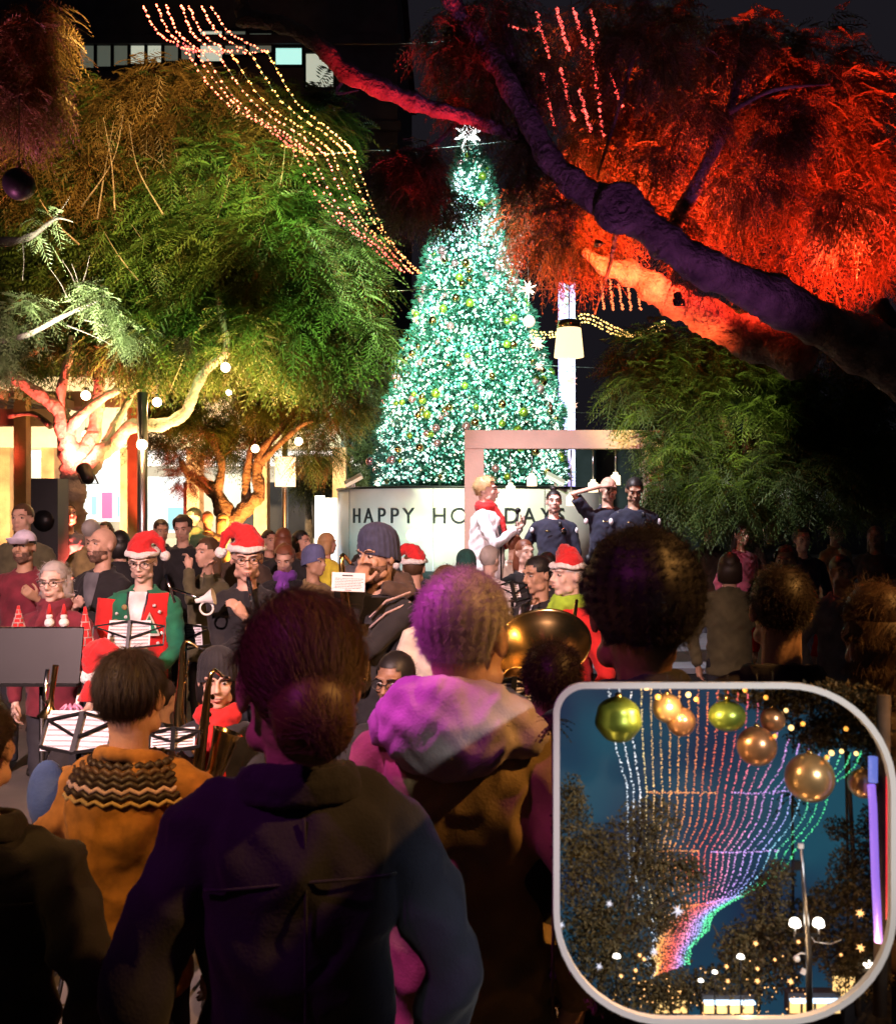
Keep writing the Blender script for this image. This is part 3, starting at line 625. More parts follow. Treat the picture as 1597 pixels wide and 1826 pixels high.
bl = [blob(*b) for b in [(330, 500, 210, 130, 12.5), (520, 470, 165, 125, 12.0), (590, 560, 100, 70, 11.8), (470, 610, 160, 60, 11.9), (400, 360, 190, 110, 12.8), (560, 380, 70, 80, 12.4), (150, 420, 150, 130, 12.8), (230, 290, 190, 110, 13.3), (90, 540, 100, 90, 12.3), (60, 620, 80, 40, 12.2),
      (420, 250, 150, 90, 13.2), (120, 230, 120, 80, 13.2), (330, 190, 120, 50, 13.6), (540, 240, 100, 90, 13.2), (250, 620, 110, 40, 12.1), (560, 640, 60, 40, 12.0), (60, 320, 70, 120, 12.9), (300, 590, 150, 70, 12.2), (420, 480, 160, 120, 12.4), (640, 610, 60, 40, 11.8), (630, 470, 45, 50, 11.9)]]
rl = [((b[0] - t1.location), b[1], b[2]) for b in bl]
fronds('crown', rl, 17000, .42, 'leaf', t1, 3, .55, wid=.22)
fronds('crown_inner', [(c, (a * .85, b * .85, e * .85), w) for c, (a, b, e), w in rl], 6000, .36, 'leaf_olive', t1, 4, .6)
# fronds over the top, warm lamplight put into their brown leaf colour
fronds('crown_top', [(b[0] - t1.location, b[1], b[2]) for b in [blob(130, 330, 140, 90, 12.4), blob(260, 240, 160, 90, 12.9), blob(60, 220, 60, 90, 12.9), blob(430, 300, 110, 60, 12.6), blob(330, 190, 150, 60, 12.8), blob(520, 260, 90, 70, 12.6)]], 5200, .38, 'leaf_warm', t1, 5, .6)

# pale lit spray that hangs into the picture at the left edge
tl = empty('branch', at(-60, 520, 7.5), label='pale floodlit leafy branch reaching in from the left edge', cat='branch')
tb = MB()
branch(tb, limb([(-60, 620, 7.5), (40, 600, 7.3), (110, 565, 7.2), (165, 540, 7.1), (195, 520, 7.1)], [.035, .022, .018, .012, .006]), 8)
branch(tb, limb([(-60, 430, 7.4), (20, 430, 7.3), (60, 418, 7.2), (100, 390, 7.2), (130, 395, 7.2)], [.06, .03, .02, .01, .004]), 8)
for q in [((140, 520), (128, 470)), ((140, 520), (160, 455)), ((120, 530), (90, 480)), ((150, 570), (220, 590)), ((120, 580), (200, 615)), ((40, 430), (40, 500)), ((140, 520), (110, 462)), ((90, 395), (125, 350))]:
    branch(tb, limb([(q[0][0], q[0][1], 7.2), ((q[0][0] + q[1][0]) / 2 + 3, (q[0][1] + q[1][1]) / 2, 7.2), (q[1][0], q[1][1], 7.15)], [.006, .004, .002]), 6, 3)
rel(tb, tl).build('twigs', 'bark_pale', tl)
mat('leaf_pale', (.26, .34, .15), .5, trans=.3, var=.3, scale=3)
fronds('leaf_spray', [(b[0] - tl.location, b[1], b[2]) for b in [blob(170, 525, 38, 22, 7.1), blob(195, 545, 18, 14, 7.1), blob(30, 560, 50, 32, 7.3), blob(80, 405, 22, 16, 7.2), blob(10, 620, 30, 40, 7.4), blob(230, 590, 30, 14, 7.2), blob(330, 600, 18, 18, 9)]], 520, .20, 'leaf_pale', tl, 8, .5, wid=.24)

# second smaller tree ------------------------------------------------
t2 = empty('tree', (at(405, 0, 16).x, 16, 0), label='smaller amber lit tree with curved forked trunk in mid square', cat='tree')
tr = MB()
branch(tr, limb([(408, 1100, 16), (408, 960, 16), (405, 930, 16), (385, 880, 16), (360, 860, 16), (335, 845, 15.9), (322, 820, 15.9)], [.22, .18, .17, .12, .09, .06, .04]), 12)
branch(tr, limb([(410, 935, 16), (440, 905, 15.9), (462, 880, 15.9), (458, 840, 15.9), (470, 800, 15.8), (500, 765, 15.8), (530, 720, 15.8)], [.15, .12, .10, .08, .065, .055, .03]), 12)
branch(tr, limb([(440, 900, 16), (440, 850, 16), (450, 800, 16), (470, 760, 16.1), (480, 700, 16.1)], [.09, .07, .06, .045, .03]), 10)
branch(tr, limb([(462, 830, 15.9), (490, 800, 15.7), (535, 760, 15.6), (560, 750, 15.6)], [.06, .045, .035, .02]), 8)
branch(tr, limb([(385, 885, 16), (395, 830, 16), (380, 790, 16), (350, 740, 16)], [.08, .06, .05, .03]), 8)
rel(tr, t2).build('trunk', 'bark', t2)
rl = [(b[0] - t2.location, b[1], b[2]) for b in [blob(*q) for q in [(400, 720, 130, 60, 16.2), (520, 700, 110, 60, 16), (330, 770, 90, 45, 16), (590, 720, 70, 50, 16), (560, 790, 50, 50, 16.4), (470, 660, 150, 40, 16.4), (600, 640, 60, 50, 16.4), (300, 700, 60, 40, 16.2), (430, 790, 60, 30, 16.4)]]]
fronds('crown', rl, 5600, .36, 'leaf', t2, 11, .5)
fronds('crown_tips', rl, 1400, .34, 'leaf_warm', t2, 12, .5)
sm = empty('bush', (at(330, 0, 14.5).x, 14.5, 0), label='red lit spiky bush in a tall planter before the second tree', cat='bush')
b = MB(); b.tube([(0, 0, 1.2), (0, 0, at(0, 860, 14.5).z)], .025, 8); b.build('stem', 'bark', sm)
b = MB(); b.lathe([(.0, 0), (.16, 0), (.22, 1.25), (.19, 1.25), (.18, 1.1), (0, 1.1)], 16); b.build('planter', 'steel', sm)
fronds('foliage', [(at(330, 835, 14.5) - sm.location, (.30, .28, .38), 1)], 360, .22, 'leaf_warm', sm, 13, .3)
# dark trees behind, between second tree and christmas tree, and on the right
def back_tree(label, px, d, blobs, trunk_top, n, L, m='leaf', seed=20, tw=.15):
    o = empty('tree', (at(px, 0, d).x, d, 0), label=label, cat='tree'); tb = MB()
    top = at(px, trunk_top, d) - o.location; pts = [(0, 0, -.05, tw), (.05, 0, top.z * .5, tw * .8), (top.x, 0, top.z, tw * .55)]
    branch(tb, pts, 10)
    for b in blobs[:8]:
        c = at(b[0], b[1], b[4]) - o.location; branch(tb, [(top.x, 0, top.z * .95, tw * .45), tuple((top * .5 + c * .5)[:]) + (tw * .25,), tuple(c[:]) + (.02,)], 6, 4)
    tb.build('trunk', 'bark', o)
    fronds('crown', [(b[0] - o.location, b[1], b[2]) for b in [blob(*q) for q in blobs]], n, L, m, o, seed, .5); return o
back_tree('dark leafy tree between the amber tree and the lit drum', 605, 23, [(600, 780, 70, 90, 23), (640, 700, 60, 60, 23), (560, 830, 50, 50, 23), (640, 840, 35, 40, 22.6), (690, 640, 25, 50, 23.5), (600, 700, 60, 60, 23.4)], 850, 2600, .5, 'leaf_olive', 21)
back_tree('slim pale trunked tree left of the lit drum', 548, 24, [(548, 850, 34, 20, 24), (560, 820, 30, 25, 24)], 880, 300, .4, 'leaf', 22, .12)
tR = back_tree('drooping olive tree on the right beyond the police officers', 1330, 11.5, [(1180, 740, 70, 60, 11.5), (1140, 690, 55, 45, 11.5), (1210, 830, 60, 80, 11.3), (1150, 620, 70, 40, 11.8), (1240, 640, 90, 70, 11.6), (1330, 740, 120, 120, 11.5), (1460, 660, 130, 140, 11.5), (1290, 880, 90, 60, 11.2), (1420, 850, 120, 70, 11.2), (1560, 780, 100, 130, 11.5), (1180, 880, 25, 35, 11.2), (1340, 590, 110, 60, 11.8)], 850, 9000, .36, 'leaf', 23, .22)

# big right tree overhead -------------------------------------------
t3 = empty('tree', (at(1760, 0, 8).x, 8, 0), label='old tree on the right leaning over the square with red lit foliage', cat='tree')
tr = MB()
branch(tr, limb([(1760, 1300, 8), (1740, 900, 8), (1640, 690, 7.8), (1430, 560, 7.3), (1260, 480, 6.9), (1180, 425, 6.8), (1110, 370, 6.8), (1040, 340, 6.8), (985, 290, 6.8), (945, 220, 6.8), (900, 140, 6.8), (860, 80, 6.9), (815, 20, 6.8), (780, -60, 6.7)], [.34, .30, .23, .165, .125, .118, .118, .10, .084, .075, .07, .065, .06, .055]), 16)
branch(tr, limb([(1440, 640, 8.2), (1330, 600, 8.5), (1240, 556, 8.5), (1180, 524, 8.4), (1130, 490, 8.4), (1075, 472, 8.3), (1040, 445, 8.3)], [.19, .17, .14, .125, .105, .07, .03]), 14)
branch(tr, limb([(985, 320, 7.2), (965, 240, 7.1), (930, 150, 7.1), (900, 60, 7.0), (880, -30, 7.0)], [.05, .045, .04, .035, .03]), 8)
branch(tr, limb([(940, 250, 7.1), (860, 220, 6.9), (820, 205, 6.8), (760, 190, 6.7), (700, 165, 6.6), (620, 130, 6.5), (580, 90, 6.4), (530, 55, 6.3), (480, 38, 6.2), (430, 32, 6.1)], [.05, .045, .05, .055, .06, .062, .055, .05, .05, .05]), 14)
branch(tr, limb([(440, 40, 6.1), (432, 10, 6.1), (425, -40, 6.0)], [.055, .045, .04]), 10)
branch(tr, limb([(1180, 440, 7.5), (1240, 330, 7.4), (1300, 200, 7.4), (1330, 40, 7.4)], [.07, .05, .04, .02]), 10)
for q in [((820, 210), (770, 260), (700, 268)), ((860, 190), (880, 160), (900, 150)), ((950, 380), (1020, 360), (1080, 330)), ((780, 150), (770, 100), (820, 65)), ((1300, 200), (1380, 160), (1480, 150)), ((1100, 380), (1090, 460), (1060, 560)), ((1140, 60), (1100, 200), (1060, 330)), ((620, 130), (600, 165), (640, 160))]:
    branch(tr, limb([(a, b, 7.1) for a, b in q], [.02, .014, .006]), 6, 5)
MBk = MB()
T_ = Matrix.Translation(at(1106, 368, 6.68)) @ Matrix.Rotation(R(90), 4, 'X')
MBk.lathe([(.0, .045), (.02, .03), (.05, .0), (.075, .035), (.10, .01), (.125, .04), (.16, .03), (.175, -.05)], 20, T=T_)
rel(tr, t3).build('trunk', 'bark', t3); rel(MBk, t3).build('knot', 'bark', t3)
red = [(1150, 240, 110, 70, 8.6), (1100, 300, 110, 60, 8.4), (1210, 300, 70, 90, 8.6), (1180, 150, 80, 60, 8.8), (1220, 70, 70, 70, 9), (1050, 90, 80, 60, 8.8), (1010, 405, 80, 60, 8.6), (950, 380, 60, 60, 8.4), (1060, 420, 80, 45, 8.7), (1230, 400, 40, 60, 8.8), (1340, 280, 90, 150, 8.7), (1450, 200, 110, 180, 8.8), (1560, 300, 90, 200, 8.8), (1350, 120, 90, 90, 8.8), (1420, 450, 90, 70, 8.8), (1090, 170, 70, 60, 8.6)]
fronds('crown', [(b[0] - t3.location, b[1], b[2]) for b in [blob(*q) for q in red]], 6600, .34, 'leaf_warm', t3, 31, .7, leaf=.36)
dk = [(830, 110, 70, 40, 7.0), (880, 40, 90, 40, 7.0), (790, 60, 40, 35, 6.9), (850, 170, 60, 30, 7.0), (935, 235, 30, 40, 7.0), (740, 330, 70, 60, 7.2), (750, 290, 45, 30, 7.2), (720, 290, 40, 30, 7.2), (800, 365, 50, 25, 7.2), (930, 300, 30, 50, 7.0), (1010, 340, 40, 30, 6.9), (965, 430, 50, 25, 7.1), (1150, 100, 90, 50, 7), (970, 150, 70, 40, 7.1), (1050, 250, 50, 30, 7.2), (1240, 470, 30, 30, 7.2), (1100, 30, 90, 30, 7.1), (1200, 400, 40, 30, 7.2), (1240, 200, 50, 35, 7.3), (1170, 290, 45, 25, 7.3), (1330, 330, 60, 40, 7.4), (1400, 220, 60, 50, 7.4), (1290, 90, 60, 40, 7.3), (1500, 380, 60, 40, 7.5)]
fronds('crown_near', [(b[0] - t3.location, b[1], b[2]) for b in [blob(*q) for q in dk]], 5600, .22, 'leaf_olive', t3, 32, .8, leaf=.34)
# purple tinted foliage top left
t4 = empty('tree', (at(-260, 0, 9).x, 9, 0), label='tree at the left edge with purple lit drooping foliage', cat='tree')
tr = MB(); branch(tr, limb([(-260, 1250, 9), (-250, 700, 9), (-180, 400, 9), (-80, 200, 9), (20, 90, 9)], [.2, .18, .14, .09, .03]), 10); rel(tr, t4).build('trunk', 'bark', t4)
fronds('crown', [(b[0] - t4.location, b[1], b[2]) for b in [blob(*q) for q in [(40, 90, 80, 70, 9), (20, 190, 60, 50, 9), (-60, 120, 80, 120, 9), (70, 40, 60, 30, 9), (100, 160, 40, 40, 9.3)]]], 1500, .28, 'leaf_warm', t4, 33, .8)
ball = MB(); ball.ell((0, 0, 0), .125, 20, 14); ball.tube([(0, 0, .12), (0, 0, .7)], .004, 6); ball.build('hanging_ball', 'black_plastic', loc=at(34, 328, 8), label='dark round ball hanging at the left edge by the foliage', cat='ball')

# ------------------------------------------------------------------ christmas tree on its drum
TX, TY = at(835, 0, 19.4).x, 19.4
mat('drum_vinyl', (.80, .74, .78), .28, var=.09, scale=1.6, bump=.05, bscale=2)
drum = empty('sign_drum', (TX, TY, 0), label='round grey drum reading HAPPY HOLIDAYS under the christmas tree', cat='sign')
RD = 2.50; zt = at(0, 870, TY - RD).z; zb = .85
MB().lathe([(RD - .12, zb), (RD, zb), (RD, zt), (RD - .06, zt + .02), (RD - .08, zt - .05), (0, zt - .05)], 96).build('panel', 'drum_vinyl', drum)
MB().lathe([(RD + .02, zt), (RD + .03, zt + .035), (RD - .05, zt + .045), (RD - .06, zt)], 96).build('rim', 'black_metal', drum)
MB().lathe([(0, 0), (RD - .3, 0), (RD - .3, zb + .002)], 64).build('plinth', 'black_metal', drum)
for k in range(8):
    a = 2 * math.pi * k / 8 - .26; s_ = MB(); s_.box(((RD + .004) * math.sin(a), -(RD + .004) * math.cos(a), (zt + zb) / 2), (.008, .012, zt - zb - .02), rz=a); s_.build('seam', 'steel', drum, smooth=False)
lettersx = [('H', 636), ('A', 657), ('P', 680), ('P', 703), ('Y', 728), ('H', 783), ('O', 818), ('L', 849), ('I', 876), ('D', 911), ('A', 943), ('Y', 973), ('S', 1000)]
for ch, px in lettersx:
    # the ray through px meets the cylinder
    k = (px - 798.5) / F; A = 1 + k * k; B_ = -2 * (k * TX + TY); C_ = TX * TX + TY * TY - (RD + .01) ** 2
    dd = (-B_ - math.sqrt(B_ * B_ - 4 * A * C_)) / (2 * A); th = math.atan2(k * dd - TX, TY - dd)
    fc = bpy.data.curves.new('letter', 'FONT'); fc.body = ch; fc.size = .38; fc.extrude = .012; fc.align_x = 'CENTER'; fc.align_y = 'CENTER'
    lo = bpy.data.objects.new('letter', fc); TMP.collection.objects.link(lo); TMP.view_layers[0].update()
    me = bpy.data.meshes.new_from_object(lo.evaluated_get(TMP.view_layers[0].depsgraph)); bpy.data.objects.remove(lo)
    for v in me.vertices: v.co.y -= 0
    me.materials.clear(); l2 = meshobj('letter', me, 'ink', drum); me.polygons.foreach_set('use_smooth', [False] * len(me.polygons))
    l2.location = ((RD + .012) * math.sin(th), -(RD + .012) * math.cos(th), at(0, 921, dd).z); l2.rotation_euler = (R(90), 0, th)
for a, lab in ((-.98, 'white floodlight on the left rim of the drum'), (.62, 'white floodlight on the rim of the drum behind the officers')):
    f_ = empty('floodlight', (TX + RD * math.sin(a), TY - RD * math.cos(a), zt + .04), math.degrees(0), label=lab, cat='floodlight')
    b = MB(); b.box((0, 0, .13), (.34, .22, .06), rot=Euler((R(20), R(-28 if a < 0 else 28), 0)).to_matrix()); b.build('head', 'white_paint', f_, smooth=False)
    b = MB(); b.box((0, 0, .04), (.05, .05, .1)); b.box((0, 0, .0), (.2, .14, .02)); b.build('bracket', 'steel', f_, smooth=False)
prof = [(865, 668, 1004), (830, 670, 1004), (780, 682, 996), (720, 694, 990), (650, 710, 972), (600, 735, 955), (550, 745, 938), (500, 755, 916), (450, 762, 905), (400, 782, 888), (350, 798, 878), (300, 812, 872), (262, 824, 850), (240, 832, 840)]
pz = np.array([at(0, p[0], TY).z for p in prof]); pr = np.array([(p[2] - p[1]) / 2 / F * TY for p in prof]); 
pc = np.array([((p[2] + p[1]) / 2 - 835) / F * TY for p in prof])
ct = empty('christmas_tree', (TX, TY, zt - .05), label='tall christmas tree glowing green and white on the lettered drum', cat='tree')
zz0 = zt - .05
def cone_pts(n, inner=.86, seed=1, front=False):
    g = np.random.default_rng(seed); z = []
    while len(z) < n:
        c = g.uniform(pz[0], pz[-1], n); r = np.interp(c, pz, pr); k = g.uniform(0, pr.max(), n) < r + .05; z.extend(c[k])
    z = np.array(z[:n]); r = np.interp(z, pz, pr); c = np.interp(z, pz, pc); a = g.uniform(0, 2 * np.pi, n) if not front else g.uniform(np.pi, 2 * np.pi, n)
    rr = r * g.uniform(inner, 1.03, n) * (1 + .05 * np.sin(a * 5 + z * 4) * np.sin(z * 7))
    return np.stack([c + rr * np.cos(a), rr * np.sin(a), z - zz0], 1), a
def sprays(name, P, A, L, m, parent, seed, blades=7):
    g = np.random.default_rng(seed); n = len(P); Q = np.empty((n, blades, 4, 3))
    O = np.stack([np.cos(A), np.sin(A), np.full(n, .05)], 1)
    for b in range(blades):
        d = O + g.normal(0, .55, (n, 3)); d /= np.linalg.norm(d, axis=1, keepdims=True); x = np.cross(d, g.normal(0, 1, (n, 3))); x /= np.linalg.norm(x, axis=1, keepdims=True)
        l = L * g.uniform(.6, 1.2, (n, 1)); Q[:, b, 0] = P; Q[:, b, 1] = P + d * l * .5 + x * L * .09; Q[:, b, 2] = P + d * l; Q[:, b, 3] = P + d * l * .5 - x * L * .09
    return npmesh(name, Q.reshape(-1, 3), np.arange(n * blades * 4).reshape(-1, 4), m, parent, kind='stuff')
P_, A_ = cone_pts(12000, .78, 2); sprays('foliage', P_, A_, .15, 'fir', ct, 3)
MB().loft([((np.interp(z, pz, pc), 0, z - zz0), np.interp(z, pz, pr) * .74, np.interp(z, pz, pr) * .74) for z in np.linspace(pz[0], pz[-1], 16)], 24).build('core', 'fir', ct)
MB().tube([(0, 0, -1.2), (0, 0, 1)], .16, 10).build('trunk', 'bark', ct)
OCT = np.array([(1, 0, 0), (-1, 0, 0), (0, 1, 0), (0, -1, 0), (0, 0, 1), (0, 0, -1)], float)
OF = np.array([(0, 2, 4), (2, 1, 4), (1, 3, 4), (3, 0, 4), (2, 0, 5), (1, 2, 5), (3, 1, 5), (0, 3, 5)])
def bulbs(name, P, r, m, parent=None, **k):
    n = len(P); r = np.broadcast_to(np.asarray(r, float), (n,))
    V = P[:, None, :] + OCT[None] * r[:, None, None]; Fq = (OF[None] + (np.arange(n) * 6)[:, None, None]).reshape(-1, 3)
    return npmesh(name, V.reshape(-1, 3), Fq, m, parent, **k)
lt = empty('tree_lights', (TX, TY, zz0), label='thousands of white fairy lights wound over the christmas tree', cat='fairy lights')
P_, A_ = cone_pts(9500, .95, 5); bulbs('bulb', P_, rng.uniform(.010, .032, len(P_)), 'fairy_tree', lt, kind='stuff')
P_, A_ = cone_pts(11000, .90, 15); bulbs('foliage_glow', P_, rng.uniform(.012, .030, len(P_)), 'foliage_glow_teal', lt, kind='stuff')  # teal specks that put the lit foliage's glow between the bulbs
P_, A_ = cone_pts(900, .99, 6); bulbs('warm_bulb', P_, rng.uniform(.016, .036, len(P_)), 'fairy_tree_warm', lt, kind='stuff')
zc = at(0, 410, TY).z - zz0; P_, A_ = cone_pts(9000, .97, 17); P_ = P_[(P_[:, 2] > zc - .75) & (P_[:, 2] < zc + 1.0)]; bulbs('cool_bulb', P_, rng.uniform(.014, .034, len(P_)), 'fairy_tree_cool', lt, kind='stuff')
mat('bauble_green', (.45, .60, .08), .22, .8, var=.1); mat('bauble_pink', (.75, .38, .42), .22, .8, var=.1); mat('bauble_gold', (.80, .52, .22), .15, 1.0, var=.05)
P_, A_ = cone_pts(150, 1.0, 9, front=True); protos = {}
for i, p in enumerate(P_):
    kd = ('bauble_green', 'bauble_pink', 'bauble_gold')[i % 3]
    if kd not in protos:
        b = MB(); b.ell((0, 0, 0), 1, 16, 12); b.lathe([(0, 1.12), (.16, 1.1), (.18, .96)], 10); protos[kd] = b.mesh('bauble')
        protos[kd].materials.append(M[kd])
    o = bpy.data.objects.new('bauble', protos[kd]); COL.objects.link(o); s_ = random.uniform(.045, .085); o.scale = (s_, s_, s_)
    o.location = (TX + p[0] * 1.02, TY + p[1] * 1.02, zz0 + p[2])
    tag(o, dict(bauble_green='shiny lime green bauble among the lights of the christmas tree', bauble_pink='shiny rose bauble among the lights of the christmas tree', bauble_gold='shiny gold bauble among the lights of the christmas tree')[kd], 'bauble', 'baubles on the christmas tree')
def star(name, c, r, m, spikes=10, parent=None, inner=.22, **k):
    b = MB(); g = random.Random(int(c[0] * 1000)); b.ell(c, r * inner * 1.15, 10, 8)
    n = spikes
    for i in range(n):       # spikes spread on a sphere
        y = 1 - 2 * (i + .5) / n; rr = math.sqrt(1 - y * y); ph = i * 2.39996 + g.random() * .3; d = Vector((rr * math.cos(ph), y * .9, rr * math.sin(ph))).normalized()
        x = d.orthogonal().normalized(); z = d.cross(x); q = Vector(c)
        b.add([q + x * r * inner, q + z * r * inner, q - x * r * inner, q - z * r * inner, q + d * r], [(0, 1, 4), (1, 2, 4), (2, 3, 4), (3, 0, 4)])
    return b.build(name, m, parent, smooth=False, **k)
emit('star_white', (.92, 1.0, .98), 6, True)
star('tree_star', at(835, 237, 19.2), .31, 'star_white', 18, label='white glowing spiked star on the tip of the christmas tree', cat='star')

# ------------------------------------------------------------------ pillar, lantern, hanging stars
pl = empty('light_pillar', (at(1010, 0, 24).x, 24, 0), label='tall violet white lit pillar right of the christmas tree', cat='pillar')
zt3 = at(0, 505, 24).z; w_ = .20
MB().box((-.11, 0, zt3 / 2), (.17, .12, zt3)).build('tube', 'tube_violet', pl, smooth=False); MB().box((.11, 0, zt3 / 2), (.17, .12, zt3)).build('tube', 'tube_violet', pl, smooth=False)
MB().box((0, .02, zt3 / 2), (.05, .14, zt3)).build('spine', 'steel', pl, smooth=False)
for k in range(9): MB().box((0, .0, 1.2 + k * .8), (.42, .16, .03)).build('clamp', 'steel', pl, smooth=False)
lan = empty('lantern', at(1014, 605, 16), label='glowing bucket shaped lantern hanging before the lit pillar', cat='lantern')
MB().lathe([(.19, .17), (.235, -.28), (.0, -.29)], 28).build('shade', 'lantern_glow', lan)
MB().lathe([(0, .30), (.17, .30), (.19, .17), (.17, .17)], 28).build('cap', 'brass', lan); MB().tube([(0, 0, .3), (0, 0, 1.4)], .01, 6).build('cord', 'black_metal', lan)
hang = [(941, 515, 17, .16, 'star_glow', 'largest pink star topping the string right of the tree'), (958, 613, 17, .14, 'star_glow', 'pale star on the string below the round ball'), (961, 653, 17, .09, 'star_glow', 'small pale star lowest on the string beside the tree'),
        (1018, 679, 17, .12, 'star_glow', 'pink star hanging in front of the lit pillar'), (1023, 722, 17, .08, 'star_glow', 'tiny star hanging low in front of the lit pillar')]
for px, py, d, r, m, lb in hang: star('hanging_star', at(px, py, d), r, m, 14, label=lb, cat='star', group='stars hung beside the christmas tree')
MB().ell(at(943, 573, 17), .10, 18, 12).build('paper_ball', 'star_glow', label='round pale ball lantern between two stars beside the tree', cat='lantern')
star('hanging_star', at(870, 187, 17), .13, 'leaf_warm', 14, label='dull unlit star hanging above the tip of the tree', cat='star')
for px0, py0, px1, py1, d, lb in [(941, 430, 943, 650, 17.05, 'thin cord carrying the stars beside the tree'), (1018, 560, 1023, 720, 17.05, 'thin cord carrying the stars before the pillar')]:
    MB().tube([at(px0, py0, d), at(px1, py1, d)], .005, 5).build('cord', 'steel', label=lb, cat='cord')
for k, (a, b_, s_, lb) in enumerate([((-60, 545, 15), (752, 516, 15), .02, 'thin wire crossing below the big left crown'), ((590, 78, 14), (900, 62, 14), .02, 'thin wire crossing the dark sky near the top'), ((590, 268, 14), (900, 252, 14), .02, 'thin wire meeting the tip of the tree'), ((750, 516, 15), (1300, 500, 15), .02, 'thin wire running on right of the tree'),
                         ((940, 650, 18), (1300, 655, 18), .01, 'thin wire level with the lower stars'), ((985, 733, 18), (1300, 736, 18), .01, 'lowest thin wire above the stage frame')]):
    MB().tube([Vector(s[:3]) for s in spline([tuple(at(*a)), tuple((at(*a) + at(*b_)) / 2 - Vector((0, 0, .05))), tuple(at(*b_))], 6)], .006, 5).build('wire', 'black_metal' if k in (1, 2) else 'steel', label=lb, cat='wire')

# ------------------------------------------------------------------ strings of fairy lights
def light_string(pts, m, label, group, step=.085, r=.013, wire=True, jit=.005, dens=1):
    r *= 1.0; step *= .72
    """pts in picture coordinates with distance, sagging between them"""
    P = [np.array(s) for s in spline([tuple(at(*p)) for p in pts], 12)]; out = []
    for a, b in zip(P[:-1], P[1:]):
        L = np.linalg.norm(b - a); n = max(1, int(L / step)); out += [a + (b - a) * (j + random.random()) / n for j in range(n)]
    out = np.array(out) + rng.normal(0, jit, (len(out), 3))
    o = empty('light_string', tuple(P[0]), label=label, cat='light string', group=group)
    bulbs('bulb', out - P[0], rng.uniform(r * .7, r * 1.25, len(out)), m, o, kind='stuff')
    if wire: MB().tube([tuple(p - P[0]) for p in P], .003, 4).build('cable', 'black_plastic', o)
G1 = 'red and amber light strings swagged over the left tree'
top = [(255, 10), (285, 8), (318, 8), (345, 10), (376, 10)]; mid = [(330, 88), (350, 93), (385, 96), (425, 94), (476, 92)]; low = [(520, 262), (545, 272), (575, 274), (600, 268), (630, 270)]; end = [(700, 478), (715, 484), (728, 486), (740, 488), (750, 486)]
nm = ['lowest', 'second lowest', 'third lowest', 'middle', 'third highest', 'second highest', 'highest']
for i in range(7):
    q_ = i * 4 / 6; ip_ = lambda A: (np.interp(q_, range(5), [a[0] for a in A]) + (i % 2) * 4, np.interp(q_, range(5), [a[1] for a in A]))
    t_, m_, l_, e_ = ip_(top), ip_(mid), ip_(low), ip_(end)
    d0 = 9
    light_string([(t_[0], t_[1], d0), (t_[0] + (m_[0] - t_[0]) * .35, t_[1] + (m_[1] - t_[1]) * .6, d0 + .3), (*m_, d0 + .6)], 'fairy_red', f'red light string, {nm[i]} of the strands at the top left', G1, r=.012, step=.07)
    light_string([(*m_, d0 + .6), (m_[0] + (l_[0] - m_[0]) * .34, m_[1] + (l_[1] - m_[1]) * .50, 10), (l_[0] - (l_[0] - m_[0]) * .22, l_[1] - 32, 10.4), (*l_, 10.6)], 'fairy_warm' if i > 3 else 'fairy_red', f'amber light string, {nm[i]} strand of the long swag over the left crown', G1, r=.013, step=.08)
    light_string([(*l_, 10.6), (l_[0] + (e_[0] - l_[0]) * .32, l_[1] + (e_[1] - l_[1]) * .50, 11.2), (e_[0] - 45, e_[1] - 45, 11.7), (*e_, 12)], 'fairy_warm' if i > 3 else 'fairy_red', f'warm light string, {nm[i]} strand dropping to the christmas tree', G1, r=.013, step=.085)
light_string([(330, 88, 9.6), (390, 92, 9.6), (480, 92, 9.6)], 'fairy_red', 'level red light string joining the upper strands', G1, step=.05)
light_string([(500, 258, 10.6), (560, 274, 10.6), (632, 270, 10.6)], 'fairy_warm', 'level warm light string joining the middle strands', G1, step=.05)
G2 = 'light strings in the red foliage of the right tree'
for i, (x, y0, y1) in enumerate([(975, 130, 225), (1008, 122, 215), (1040, 160, 235), (1062, 70, 240), (1095, 130, 190), (965, 20, 100), (1000, 15, 90), (1030, 15, 80), (1060, 15, 100)]):
    light_string([(x - 8, y0, 8.0), (x + 2, (y0 + y1) / 2, 8.0), (x + 14, y1, 8.0)], 'fairy_red', f'short hanging red light string number {i + 1} counted from the left' if False else ['red string at the left of the lower curtain in the foliage', 'red string second in the lower curtain in the foliage', 'short red string midway in the lower curtain', 'longest red string running through the red foliage', 'short red string at the right of the lower curtain', 'red string at the left of the top curtain', 'red string second in the top curtain', 'red string third in the top curtain', 'red string at the right of the top curtain'][i], G2, r=.015, step=.045)
light_string([(885, 35, 8.0), (930, 52, 8.0), (965, 50, 8.0)], 'fairy_red', 'level red string at the left of the top curtain', G2, r=.012, step=.04)
for i, x in enumerate((1072, 1088, 1104, 1120, 1136)):
    light_string([(x - 2, 488, 13), (x + 1, 520, 13), (x + 5, 552, 13)], 'fairy_warm', ['first', 'second', 'third', 'fourth', 'fifth'][i] + ' warm string of the small curtain under the orange limb', 'small curtain of warm strings', r=.018, step=.08)
for i, dy in enumerate((0, 7, 14)):
    light_string([(945, 590 + dy, 18), (1000, 590 + dy * .6, 18), (1040, 560 + dy, 18), (1090, 580 + dy, 18), (1130, 594 + dy * .5, 18), (1185, 572 + dy, 18)], 'fairy_gold', ['upper', 'middle', 'lower'][i] + ' golden swag of lights behind the lantern', 'golden swags', r=.018, step=.09)
light_string([(735, 553, 19), (744, 575, 19)], 'fairy_warm', 'short golden string at the left flank of the christmas tree', 'golden swags', r=.02, step=.08)

